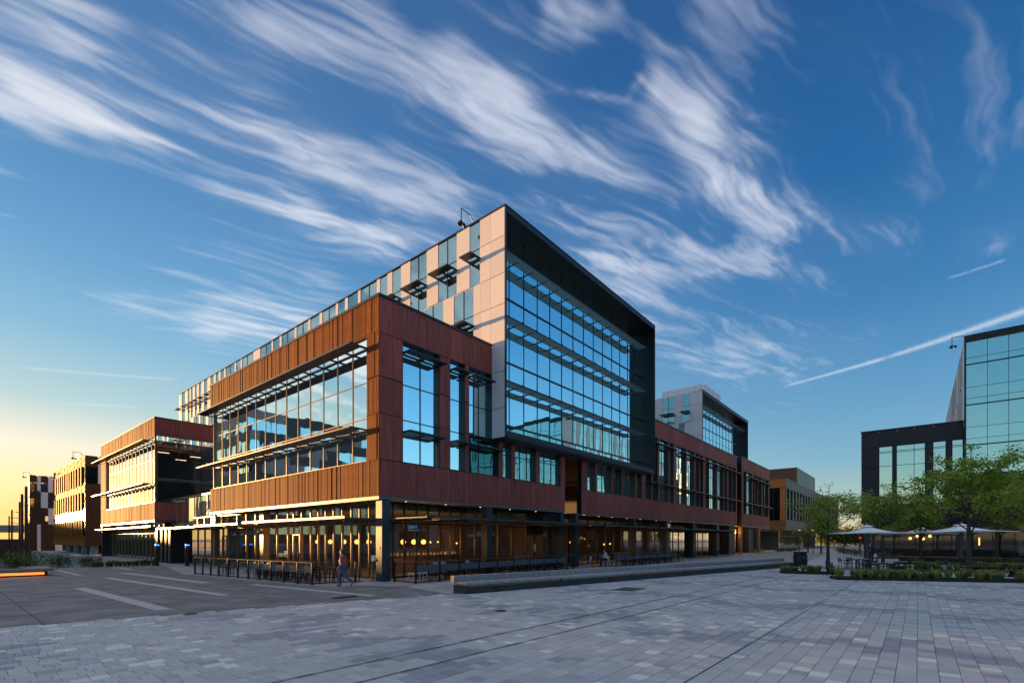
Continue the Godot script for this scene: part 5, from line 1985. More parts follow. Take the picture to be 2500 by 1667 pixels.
	for q in [[63.5, -19.2], [64.6, -19.6], [66.0, -19.0], [58.0, -20.0], [59.0, -19.3]]:
		put("black_chair", Vector3(q[0], 0, q[1]), rng.randf() * 6.0, "black slatted chair under the far canopy of the red wing", "chairs under the far canopy")
	for q in [[72.6, -20.0], [74.0, -19.6], [75.4, -20.2]]:
		put("red_chair", Vector3(q[0], 0, q[1]), rng.randf() * 6.0, "dark red slatted chair beside the last pier of the red wing", "red chairs by the pier")
	for q in [[83.0, -19.5], [84.6, -19.2], [87.0, -19.4]]:
		put("green_chair", Vector3(q[0], 0, q[1]), rng.randf() * 6.0, "green slatted chair before the far red wing", "green chairs at the far wing")
	# barrier posts and menu stands
	for q in [[48.6, -18.18], [50.6, -18.14]]:
		stand(Vector3(q[0], 0, q[1]), false, "black barrier post past the second terrace's railing", "barrier posts")
	stand(Vector3(14.35, 0, -22.35), false, "black barrier post beside the street railing's end", "")
	stand(Vector3(14.95, 0, -22.0), true, "menu stand with a white sheet beside the corner column", "")


func stand(at: Vector3, sheet_on: bool, label: String, group: String) -> void:
	var t := thing("barrier_post", label, "stand", at, group)
	var m := MB.new()
	m.lathe(Vector3.ZERO, [Vector2(0.19, 0), Vector2(0.18, 0.02), Vector2(0.03, 0.035)], 16)
	part(t, "base", m, M.black_metal, false)
	m = MB.new()
	m.tube(Vector3(0, 0.02, 0), Vector3(0, 1.02, 0), 0.025, 0.025, 10)
	part(t, "pole", m, M.black_metal, false)
	if sheet_on:
		m = MB.new()
		m.obox(Transform3D(Basis(UP, -0.85) * Basis(Vector3(1, 0, 0), -0.25), Vector3(0, 1.2, 0.02)), Vector3(0.22, 0.3, 0.012))
		part(t, "menu_sheet", m, M.letter_white, false)


# ---------------------------------------------------------------- bench, street lamps, bollards, planter
func build_bench_and_street() -> void:
	var t := thing("timber_bench", "very long bench of weathered timber beams on a dark board-marked concrete base", "bench", Vector3(13.52, 0, -13.66))
	t.rotation.y = -atan(0.2)
	var at := 0.0
	var k := 0
	while at < 31.0:
		var e := minf(at + 5.2, 31.0)
		var m := MB.new()
		m.box(Vector3(at + 0.004, 0, -0.92), Vector3(e - 0.004, 0.33, 0))
		part(t, "base", m, M.board_concrete, false)
		for sx in [0.4, 1.7, 3.0, 4.4]:
			if at + sx < e:
				m = MB.new()
				m.box(Vector3(at + sx, 0.33, -0.66), Vector3(at + sx + 0.12, 0.355, -0.04))
				part(t, "spacer", m, M.steel, false)
		for j in 2:
			var tone := rng.randf_range(0.85, 1.1)
			m = MB.new()
			m.tint(Color(0.52, 0.5, 0.485) * tone)
			bevelled(m, Vector3(at + 0.006 - (0.05 if k == 0 else 0.0), 0.355, -0.36 - j * 0.3), Vector3(e - 0.006, 0.46, -0.0 - j * 0.3 - (0.01 if j else -0.03)), 0.012)
			m.tint(Color(0.5, 0.3, 0.17))
			m.quad(Vector3(at - 0.046, 0.356, -0.36 - j * 0.3), Vector3(at - 0.046, 0.356, -j * 0.3), Vector3(at - 0.046, 0.45, -j * 0.3), Vector3(at - 0.046, 0.45, -0.36 - j * 0.3))
			part(t, "seat_plank", m, M.timber, false)
		var m2 := MB.new()
		m2.tint(Color(0.5, 0.475, 0.455) * rng.randf_range(0.85, 1.1))
		bevelled(m2, Vector3(at + 0.01 - (0.12 if k == 0 else 0.0), 0.4, -0.95), Vector3(e - 0.01, 0.7, -0.68), 0.014)
		if k == 0:
			m2.tint(Color(0.5, 0.3, 0.17))
			m2.quad(Vector3(-0.113, 0.4, -0.94), Vector3(-0.113, 0.4, -0.69), Vector3(-0.113, 0.68, -0.69), Vector3(-0.113, 0.68, -0.94))
		part(t, "back_beam", m2, M.timber, false)
		m = MB.new()
		m.tint(Color(0.5, 0.25, 0.11))
		m.box(Vector3(at + 0.1, 0.29, 0.001), Vector3(e - 0.1, 0.332, 0.012))
		part(t, "timber_strip", m, M.timber, false)
		at = e
		k += 1
	for x in [1.35, 8.6, 15.4, 23.0, 29.5]:
		var m := MB.new()
		m.box(Vector3(x, 0.04, 0.0), Vector3(x + 0.24, 0.27, 0.02))
		var o := part(t, "step_light", m, M.coping, false)
		m = MB.new()
		m.box(Vector3(x + 0.1, 0.1, 0.02), Vector3(x + 0.14, 0.13, 0.024))
		part(o, "bolt", m, M.steel, false)

	# planter bench on the left with amber light strips
	var b := thing("planter_bench", "concrete planter with a timber seat and amber light strip under it", "planter", Vector3(-3, 0, -41.6))
	var m := MB.new()
	m.box(Vector3(-14, 0, -43.6), Vector3(4.55, 0.28, -40.15))
	part(b, "base", m, M.board_concrete)
	m = MB.new()
	m.box(Vector3(-13.9, 0.281, -43.5), Vector3(3.5, 0.42, -41.2))
	part(b, "soil", m, M.soil)
	var x := -14.0
	while x < 4.6:
		var e := minf(x + 2.9, 4.8)
		for j in 3:
			m = MB.new()
			m.tint(Color(0.36, 0.31, 0.27) * rng.randf_range(0.85, 1.1))
			m.box(Vector3(x, 0.3, -39.8 - j * 0.4 - 0.39), Vector3(e - 0.01, 0.46, -39.8 - j * 0.4))
			part(b, "seat_plank", m, M.timber)
		x = e
	for j in 3:
		m = MB.new()
		m.tint(Color(0.4, 0.35, 0.3) * rng.randf_range(0.9, 1.1))
		m.box(Vector3(3.6 + j * 0.4, 0.3, -43.7), Vector3(3.99 + j * 0.4, 0.46, -41.01))
		part(b, "seat_plank", m, M.timber)
	for q in [[-13.5, -9.0], [-8.8, -4.2], [-4.0, 0.4], [0.6, 2.5], [2.55, 4.4]]:
		m = MB.new()
		m.box(Vector3(q[0], 0.1, -40.149), Vector3(q[1], 0.24, -40.12))
		part(b, "led_strip_light", m, M.led_amber)
	var al := AreaLight3D.new()
	al.name = "strip_area_light"
	al.area_size = Vector2(8, 0.2)
	al.light_color = Color(1.0, 0.55, 0.16)
	al.light_energy = 0.6
	al.position = Vector3(0.5, 0.18, -40.08) - b.position
	al.rotation.y = PI
	al.shadow_enabled = true
	b.add_child(al)
	for i in 14:
		shrub(Vector3(-9.5 + i * 0.97 + rng.randf() * 0.3, 0.42, -42.5 + rng.randf() * 0.6), 0.75, rng.randf_range(0.8, 1.15), 520, Color(0.09, 0.14, 0.035), "dense green shrub in the planter with the amber light strip", "shrubs in the left planter")
	for q in [[6.0, -62.0, 1.6, 2.2], [7.2, -58.0, 1.2, 1.5], [8.5, -66.0, 1.5, 2.0], [9.8, -60.0, 1.1, 1.4], [5.0, -57.0, 1.0, 1.3], [10.8, -70.0, 1.4, 2.0]]:
		shrub(Vector3(q[0], -(absf(q[1]) - 50.5) * 0.0575, q[1]), q[2], q[3], 700, Color(0.06, 0.1, 0.025), "loose green bush on the slope below the gold building", "bushes on the slope")
	# grass strip by the timber block
	for i in 16:
		tuft(Vector3(8.3 + i * 0.28, 0, -50.0 + rng.randf_range(-0.2, 0.2)), rng.randf_range(0.5, 0.7), Color(0.16, 0.17, 0.04), "yellow-green grass tuft in the strip before the second timber block", "grass strip down the street")
	# tall lamp poles
	var pole: Node3D = null
	for q in [[4.58, -50.6], [5.1, -59.2], [6.0, -71.6], [6.9, -91.0], [8.4, -115.0]]:
		var y0 := -maxf(0.0, absf(q[1]) - 50.5) * 0.0575
		var h := 6.1 - y0
		pole = thing("light_pole", "tall brown light pole with small lamp heads in the row down the street", "street light", Vector3(q[0], y0, q[1]), "tall light poles down the street")
		m = MB.new()
		m.tube(Vector3(0, -0.1, 0), Vector3(0, 0.9, 0), 0.12, 0.12, 12)
		part(pole, "base", m, M.black_metal, false)
		m = MB.new()
		m.tube(Vector3(0, 0.9, 0), Vector3(0, h, 0), 0.11, 0.085, 12)
		part(pole, "mast", m, M.brown_panel, false)
		for i in 4:
			m = MB.new()
			var y := h - 0.3 - i * 0.75
			m.tube(Vector3(0, y, 0), Vector3(0.45, y + 0.05, 0.35), 0.02, 0.02, 6)
			m.obox(Transform3D(Basis(UP, -0.6), Vector3(0.52, y - 0.02, 0.4)), Vector3(0.26, 0.08, 0.14))
			part(pole, "lamp_head", m, M.black_metal, false)
	# bollard lights with blue tops
	for q in [[12.17, -48.8, "black pillar light with a blue glow beside the grass strip"], [13.65, -46.4, "black pillar light with a blue glow before the glass link"]]:
		var p := thing("pillar_light", q[2], "light", Vector3(q[0], 0, q[1]))
		m = MB.new()
		m.box(Vector3(-0.13, 0, -0.13), Vector3(0.13, 1.7, 0.13))
		part(p, "post", m, M.black_metal, false)
		m = MB.new()
		m.box(Vector3(-0.125, 1.7, -0.125), Vector3(0.125, 1.78, 0.125))
		part(p, "light_band", m, M.blue_glow, false)
		m = MB.new()
		m.box(Vector3(-0.13, 1.78, -0.13), Vector3(0.13, 1.84, 0.13))
		part(p, "cap", m, M.black_metal, false)
		var o := OmniLight3D.new()
		o.name = "lamp_light"
		o.light_color = Color(0.2, 0.5, 1.0)
		o.light_energy = 0.05
		o.light_size = 0.1
		o.omni_range = 8
		o.omni_attenuation = 2
		o.position = Vector3(0, 1.74, 0)
		o.shadow_enabled = true
		p.add_child(o)


# ---------------------------------------------------------------- plants
func leaf_quad(m: MB, p: Vector3, s: float) -> void:
	var d := Vector3(rng.randfn(), rng.randfn() * 0.6 - 0.2, rng.randfn()).normalized()
	var e := d.cross(Vector3(rng.randfn(), rng.randfn() + 0.6, rng.randfn())).normalized() * s * 0.42
	var q := p + d * s
	var mid := p + d * s * 0.5 - d.cross(e).normalized() * s * 0.12
	m.tri(p, mid + e, q)
	m.tri(p, q, mid - e)


func shrub(at: Vector3, r: float, h: float, count: int, c: Color, label: String, group: String) -> void:
	var t := thing("shrub", label, "shrub", at, group)
	var m := MB.new()
	for i in count:
		var d := Vector3(rng.randfn(), rng.randfn(), rng.randfn()).normalized() * pow(rng.randf(), 0.4)
		var lump := 0.8 + 0.25 * sin(d.x * 7.0 + at.x * 3.0) + 0.2 * cos(d.z * 9.0 + at.z)
		var p := Vector3(d.x * r * lump, h * 0.5 + d.y * h * 0.52 * lump, d.z * r * lump)
		var k := rng.randf_range(0.6, 1.5)
		m.tint(Color(c.r * k, c.g * k * rng.randf_range(0.9, 1.15), c.b * k))
		leaf_quad(m, p, rng.randf_range(0.07, 0.15) * (1.0 if r < 2.5 else 5.0))
	part(t, "foliage", m, M.leaf, false)
	m = MB.new()
	for i in 5:
		m.tube(Vector3(0, -0.05, 0), Vector3(rng.randfn() * r * 0.4, h * 0.7, rng.randfn() * r * 0.4), 0.015, 0.006, 5)
	part(t, "stem", m, M.bark, false)


var tuft_kinds := {}


func tuft(at: Vector3, h: float, c: Color, label: String, group: String) -> void:
	var key := str(c) + str(rng.randi_range(0, 3))
	if not tuft_kinds.has(key):
		var m := MB.new()
		for i in 90:
			var a := rng.randf() * TAU
			var o := Vector3(cos(a), 0, sin(a))
			var lean := rng.randf_range(0.1, 0.75)
			var l := rng.randf_range(0.6, 1.0)
			var p := o * rng.randf() * 0.1
			var q := p + o * lean * 0.35 * l + UP * l * 0.75
			var e := p + o * lean * 0.8 * l + UP * l * (0.95 - lean * 0.45)
			var w := o.cross(UP) * 0.016
			var k := rng.randf_range(0.6, 1.5)
			m.tint(Color(c.r * k * rng.randf_range(0.85, 1.2), c.g * k, c.b * k))
			m.quad(p - w, p + w, q + w, q - w)
			m.tri(q - w, q + w, e)
		tuft_kinds[key] = m.mesh()
	var t := thing("grass_tuft", label, "plant", at, group)
	var o := part(t, "blades", tuft_kinds[key], M.leaf, false)
	t.rotation.y = rng.randf() * TAU
	t.scale = Vector3(h * 1.5, h, h * 1.5)


func tree(at: Vector3, h: float, r: float, count: int, sd: int, c: Color, label: String, group: String) -> void:
	var g := RandomNumberGenerator.new()
	g.seed = sd
	rng.seed = sd
	var t := thing("plaza_tree", label, "tree", at, group)
	var m := MB.new()
	var fork := h * 0.34
	m.tube(Vector3(0, -0.05, 0), Vector3(0.02, fork * 0.55, 0.01), 0.15, 0.11, 10, false)
	m.tube(Vector3(0.02, fork * 0.55, 0.01), Vector3(0.0, fork, 0.0), 0.11, 0.1, 10, false)
	part(t, "trunk", m, M.bark, false)
	m = MB.new()
	var tips := []
	m.tube(Vector3(0, fork, 0), Vector3(0.05, h * 0.62, 0.04), 0.095, 0.05, 8, false)
	m.tube(Vector3(0.05, h * 0.62, 0.04), Vector3(0.0, h * 0.93, 0.1), 0.05, 0.012, 6, false)
	for i in 15:
		var a := TAU * i * 0.382 + g.randf() * 0.5
		var lvl := float(i) / 15.0
		var s := Vector3(0, lerpf(fork * 0.8, h * 0.72, lvl), 0)
		var reach := r * (1.0 - 0.45 * lvl) * g.randf_range(0.8, 1.1)
		var e := s + Vector3(cos(a) * reach, (h - s.y) * g.randf_range(0.28, 0.62) * (1.1 - 0.3 * lvl), sin(a) * reach)
		var mid := s.lerp(e, 0.5) + UP * -0.1 * reach * 0.5
		m.tube(s, mid, 0.05 - 0.025 * lvl, 0.03 - 0.012 * lvl, 6, false)
		m.tube(mid, e, 0.03 - 0.012 * lvl, 0.008, 5, false)
		for j in 7:
			var f := g.randf_range(0.3, 1.0)
			var b := s.lerp(mid, f * 2.0) if f < 0.5 else mid.lerp(e, f * 2.0 - 1.0)
			var d := Vector3(g.randfn() * 0.7, g.randf_range(0.05, 0.7), g.randfn() * 0.7) * r * 0.36
			m.tube(b, b + d, 0.014, 0.004, 4, false)
			tips.append([b + d, 0.34])
			tips.append([b.lerp(b + d, 0.55), 0.28])
		tips.append([e, 0.36])
	tips.append([Vector3(0, h * 0.93, 0.1), 0.3])
	part(t, "branches", m, M.bark, false)
	m = MB.new()
	for i in count:
		var q: Array = tips[g.randi_range(0, tips.size() - 1)]
		var p: Vector3 = q[0] + Vector3(g.randfn(), g.randfn() * 0.7, g.randfn()) * q[1] * 0.6
		var k := g.randf_range(0.55, 1.5)
		var warm := g.randf()
		m.tint(Color(c.r * k * (1.0 + warm * 0.5), c.g * k, c.b * k) if warm < 0.985 else Color(0.4, 0.18, 0.05))
		leaf_quad(m, p, g.randf_range(0.08, 0.17))
	part(t, "crown", m, M.leaf, false)


func parasol(at: Vector3, half: float, h: float, turn: float, label: String) -> void:
	var t := thing("parasol", label, "parasol", at, "white square parasols")
	t.rotation.y = turn
	var m := MB.new()
	m.tube(Vector3.ZERO, Vector3(0, h + 0.12, 0), 0.03, 0.03, 10)
	part(t, "pole", m, M.steel, false)
	m = MB.new()
	m.box(Vector3(-0.35, 0, -0.35), Vector3(0.35, 0.07, 0.35))
	part(t, "base", m, M.black_metal, false)
	var eave := h - 0.62
	var c := []
	for i in 4:
		var a := PI / 4 + i * PI / 2
		c.append(Vector3(cos(a) * half * 1.414, eave, sin(a) * half * 1.414))
	m = MB.new()
	for i in 4:
		var a: Vector3 = c[(i + 1) % 4]
		var b: Vector3 = c[i]
		var mid := (a + b) * 0.5 + UP * 0.05
		var k := 8
		var prev := []
		for j in k + 1:
			var f := float(j) / k
			var e := a.lerp(b, f) + UP * 0.08 * sin(PI * f)
			var top := Vector3(0, h - 0.1, 0)
			var row := []
			for s in 5:
				var u := float(s) / 4.0
				row.append(e.lerp(top + (e - top) * 0.06, u) - UP * 0.13 * sin(PI * u))
			if prev:
				for s in 4:
					m.quad(prev[s], row[s], row[s + 1], prev[s + 1])
				m.quad(prev[0] - UP * 0.05, row[0] - UP * 0.05, row[0], prev[0])
			prev = row
	part(t, "canopy", m, M.canvas, false)
	m = MB.new()
	for i in 4:
		m.tri(Vector3(c[(i + 1) % 4].x * 0.16, h - 0.12, c[(i + 1) % 4].z * 0.16), Vector3(c[i].x * 0.16, h - 0.12, c[i].z * 0.16), Vector3(0, h + 0.05, 0))
	part(t, "vent", m, M.canvas, false)
	for i in 4:
		m = MB.new()
		m.tube(Vector3(0, h - 0.15, 0), c[i] + UP * -0.03, 0.012, 0.012, 5)
		part(t, "rib", m, M.steel, false)
	m = MB.new()
	m.tube(Vector3(0, h + 0.05, 0), Vector3(0, h + 0.17, 0), 0.03, 0.02, 8)
	part(t, "finial", m, M.canvas, false)


func planter(label: String, a: Vector3, b: Vector3, depth: float, tufts: int, hgt: float, c: Color, what: String, flowers: bool) -> void:
	var d := (b - a).normalized()
	var back := Vector3(d.z, 0, -d.x)
	if back.x < 0:
		back = -back
	var t := thing("garden_bed", label, "planter", a)
	var m := MB.new()
	m.bar(a + UP * 0.07, b + UP * 0.07, 0.03, 0.14)
	m.bar(a + back * depth + UP * 0.07, b + back * depth + UP * 0.07, 0.03, 0.14)
	m.bar(a + back * 0.016 + UP * 0.069, a + back * (depth - 0.016) + UP * 0.069, 0.03, 0.138)
	m.bar(b + back * 0.016 + UP * 0.069, b + back * (depth - 0.016) + UP * 0.069, 0.03, 0.138)
	part(t, "edging", m, M.chair_black)
	m = MB.new()
	var mid := (a + b) * 0.5 + back * depth * 0.5
	m.bar(a + d * 0.02 + back * depth * 0.5 + UP * 0.06, b - d * 0.02 + back * depth * 0.5 + UP * 0.06, depth - 0.04, 0.1)
	part(t, "soil", m, M.soil)
	for i in tufts:
		var p := a.lerp(b, rng.randf()) + back * rng.randf_range(0.2, depth - 0.2) + UP * 0.1
		tuft(p, hgt * rng.randf_range(0.55, 1.4), c, "arching grass tuft in the " + what, "grass tufts in the " + what)
	if flowers:
		for i in 5:
			var p := a.lerp(b, rng.randf()) + back * rng.randf_range(0.15, 0.5) + UP * 0.1
			var f := thing("flower_clump", "pink flowering clump among the grass of the " + what, "flowers", p, "pink flowers in the " + what)
			m = MB.new()
			for j in 40:
				m.tint(Color(0.75, 0.38, 0.36).lerp(Color(0.85, 0.7, 0.62), rng.randf()))
				leaf_quad(m, Vector3(rng.randfn() * 0.13, 0.34 + rng.randfn() * 0.06, rng.randfn() * 0.13), 0.05)
			part(f, "blossoms", m, M.leaf, false)
			m = MB.new()
			for j in 6:
				m.tint(Color(0.08, 0.14, 0.04))
				m.tube(Vector3.ZERO, Vector3(rng.randfn() * 0.12, 0.34, rng.randfn() * 0.12), 0.006, 0.004, 4)
			part(f, "stems", m, M.leaf, false)


func build_garden() -> void:
	var gc := Color(0.25, 0.31, 0.085)
	planter("low black-edged bed of grass before the black litter bin", Vector3(34.82, 0.02, -6.66), Vector3(35.75, 0.02, -3.6), 1.2, 26, 0.44, gc * 0.85, "bed before the litter bin", true)
	planter("long black-edged bed of grass at the front of the tree garden", Vector3(31.15, 0.02, -3.26), Vector3(36.6, 0.02, 7.8), 1.2, 95, 0.5, gc, "front garden bed", true)
	planter("black-edged bed of grass behind the rust-footed seats", Vector3(42.4, 0.02, -0.4), Vector3(47.0, 0.02, 9.0), 1.3, 55, 0.6, gc * 0.8, "middle garden bed", true)
	planter("black-edged bed of grass before the cafe's long seat", Vector3(55.0, 0.02, -1.5), Vector3(57.0, 0.02, 12.0), 1.6, 45, 0.65, gc * 0.75, "rear garden bed", false)
	var lc := Color(0.235, 0.37, 0.055)
	tree(Vector3(45.58, 0, -5.48), 7.0, 2.7, 5200, 101, lc * 0.95, "open-crowned young tree beside the black litter bin", "trees of the plaza garden")
	tree(Vector3(38.63, 0, 2.26), 8.1, 3.0, 11000, 102, lc, "largest full-crowned tree, growing in the front garden bed", "trees of the plaza garden")
	tree(Vector3(57.5, 0, -2.54), 7.7, 2.6, 7500, 103, lc * 0.9, "bright green tree behind the parasol nearest the litter bin", "trees of the plaza garden")
	tree(Vector3(59.5, 0, 0.2), 7.5, 2.6, 7500, 104, lc * 0.92, "green tree with a low fork before the cafe lanterns", "trees of the plaza garden")
	tree(Vector3(59.0, 0, 5.2), 8.5, 3.0, 8500, 105, lc * 1.02, "tall tree between the middle parasol and the cafe", "trees of the plaza garden")
	tree(Vector3(56.0, 0, 7.9), 8.2, 3.0, 8500, 106, lc * 1.05, "tall tree at the edge of the garden beside the cafe mural", "trees of the plaza garden")
	tree(Vector3(100.0, 0, -15.0), 5.0, 1.8, 1500, 107, lc * 0.8, "small slim tree before the end building", "")
	tree(Vector3(118.0, 0, -6.0), 8.0, 3.4, 2600, 108, lc * 0.7, "dark leafy tree past the end building's corner", "")
	tree(Vector3(104.0, 0, -12.5), 7.2, 2.6, 2600, 109, lc * 0.8, "leafy tree beside the signal post at the far end", "")
	tree(Vector3(92.0, 0, -12.0), 6.2, 2.2, 2400, 110, lc * 0.8, "slim tree among the path lamps at the far end", "")
	rng.seed = 4711
	parasol(Vector3(44.5, 0, -2.9), 2.15, 3.25, 0.35, "wide white parasol over the black tables beside the litter bin")
	parasol(Vector3(62.7, 0, 0.25), 2.0, 3.4, 0.5, "smaller white parasol partly hidden between the other two")
	parasol(Vector3(51.7, 0, 2.6), 2.4, 3.4, 0.3, "white parasol behind the largest tree's trunk")
	# tables and chairs
	var lab := "black slatted metal chair at the garden tables"
	for q in [[36.7, -1.7, 0.3], [43.6, -3.4, 0.4], [50.2, 3.0, 0.2]]:
		var at := Vector3(q[0], 0, q[1])
		put("black_table", at, q[2], "black metal table in the tree garden", "black garden tables")
		for s in [[-0.5, 0.75, 0.0], [0.5, 0.75, 0.1], [-0.5, -0.75, PI], [0.5, -0.75, PI - 0.1], [-1.3, 0.0, -PI / 2], [1.3, 0.0, PI / 2]]:
			if rng.randf() < 0.9:
				put("black_chair", at + Vector3(s[0], 0, s[1]).rotated(UP, q[2]), q[2] + s[2] + rng.randf_range(-0.3, 0.3), lab, "black garden chairs")
	for q in [[34.4, -3.9, 2.4], [47.6, 1.6, 0.6], [48.4, 2.4, -1.2], [46.2, 6.8, 0.4], [39.5, 6.2, 1.0], [40.6, 7.0, -1.0]]:
		put("black_chair", Vector3(q[0], 0, q[1]), q[2], lab, "black garden chairs")
	put("high_table", Vector3(53.0, 0, 6.6), 1.35, "long dark table at the back of the tree garden", "")
	for i in 4:
		put("black_chair", Vector3(52.1 + 0.25 * i, 0, 5.2 + i * 0.9), -1.6, "black chair along the long dark table at the back", "chairs at the long table")
	for q in [[37.4, 0.6, 0.42], [44.1, 3.4, 0.45], [40.2, 4.5, 0.42], [41.1, -1.1, 0.42]]:
		var s := thing("slab_seat", "low slab seat on a rust-brown tapered foot in the tree garden", "seat", Vector3(q[0], 0, q[1]), "slab seats on rust-brown feet")
		s.rotation.y = -1.1
		var m := MB.new()
		m.box(Vector3(-0.85, q[2] - 0.05, -0.3), Vector3(0.85, q[2], 0.3))
		part(s, "slab", m, M.timber_dark, false)
		m = MB.new()
		m.hexa([Vector3(-0.5, 0, -0.22), Vector3(0.5, 0, -0.22), Vector3(-0.32, q[2] - 0.05, -0.2), Vector3(0.32, q[2] - 0.05, -0.2), Vector3(-0.5, 0, 0.22), Vector3(0.5, 0, 0.22), Vector3(-0.32, q[2] - 0.05, 0.2), Vector3(0.32, q[2] - 0.05, 0.2)])
		part(s, "foot", m, M.rust, false)
	var lb := thing("long_seat", "long timber-topped seat along the dark cafe front", "bench", Vector3(64, 0, 6))
	var m := MB.new()
	m.box(Vector3(63.6, 0, -1.5), Vector3(64.4, 0.42, 14))
	part(lb, "base", m, M.board_concrete)
	m = MB.new()
	m.tint(Color(0.42, 0.28, 0.18))
	m.box(Vector3(63.5, 0.42, -1.6), Vector3(64.5, 0.52, 14.1))
	part(lb, "seat_plank", m, M.timber)
	# litter bin
	var bn := thing("litter_bin", "black rounded twin litter bin with green and blue labels at the end of the bench", "bin", Vector3(45.4, 0, -7.35))
	bn.rotation.y = -0.65
	m = MB.new()
	m.lathe(Vector3.ZERO, [Vector2(0.56, 0.0), Vector2(0.57, 0.03), Vector2(0.57, 0.98)], 28)
	var body := part(bn, "body", m, M.black_metal, false)
	body.scale = Vector3(1.0, 1, 0.75)
	m = MB.new()
	m.lathe(Vector3(0, 0, 0), [Vector2(0.5, 0.98), Vector2(0.5, 1.1), Vector2(0.59, 1.105), Vector2(0.59, 1.19), Vector2(0.52, 1.22), Vector2(0.001, 1.23)], 28)
	var lid := part(bn, "lid", m, M.coping, false)
	lid.scale = Vector3(1.0, 1, 0.75)
	var lg := mat("label_green", Color(0.1, 0.5, 0.25), 0.5)
	var lbx := mat("label_blue", Color(0.12, 0.35, 0.7), 0.5)
	for q in [[-0.12, lg], [0.16, lbx]]:
		m = MB.new()
		m.box(Vector3(q[0] - 0.06, 0.6, 0.42), Vector3(q[0] + 0.06, 0.9, 0.435))
		part(bn, "label", m, q[1], false)
	# lamps, signal and other small things further off
	for q in [[86.0, -14.0], [87.3, -12.4], [90.3, -8.8], [92.5, -7.0]]:
		var lp := thing("path_lamp", "slim grey path lamp with a small lit box head before the end building", "street light", Vector3(q[0], 0, q[1]), "path lamps at the far end")
		m = MB.new()
		m.tube(Vector3.ZERO, Vector3(0, 3.7, 0), 0.07, 0.06, 8)
		part(lp, "pole", m, M.steel, false)
		m = MB.new()
		m.box(Vector3(-0.6, 3.7, -0.15), Vector3(0.1, 3.8, 0.15))
		part(lp, "head", m, M.steel, false)
		m = MB.new()
		m.box(Vector3(-0.55, 3.67, -0.12), Vector3(-0.1, 3.699, 0.12))
		part(lp, "lamp_lens", m, M.bulb_glow, false)
	var sg := thing("signal_post", "dark signal post showing a small red light at the far end", "traffic light", Vector3(105, 0, -7.8))
	m = MB.new()
	m.tube(Vector3.ZERO, Vector3(0, 2.0, 0), 0.06, 0.06, 8)
	part(sg, "pole", m, M.black_metal, false)
	m = MB.new()
	m.box(Vector3(-0.15, 2.0, -0.2), Vector3(0.15, 2.8, 0.2))
	part(sg, "housing", m, M.black_metal, false)
	m = MB.new()
	m.tube(Vector3(-0.15, 2.55, 0), Vector3(-0.18, 2.55, 0), 0.12, 0.12, 12)
	part(sg, "signal_lens", m, M.red_signal_glow, false)
	for i in 14:
		shrub(Vector3(96 + i * 1.1, 0, -19.0 + rng.randf()), 0.8, 0.8, 160, Color(0.06, 0.09, 0.02), "low clipped shrub in the bed beside the far red wing", "low shrubs at the far wing")
	for i in 10:
		shrub(Vector3(78.0 + i * 2.2, 0, -5.8 - i * 0.5), 1.0, rng.randf_range(0.8, 1.4), 220, Color(0.07, 0.11, 0.03), "loose bush in the bed behind the parasol nearest the litter bin", "bushes at the far beds")


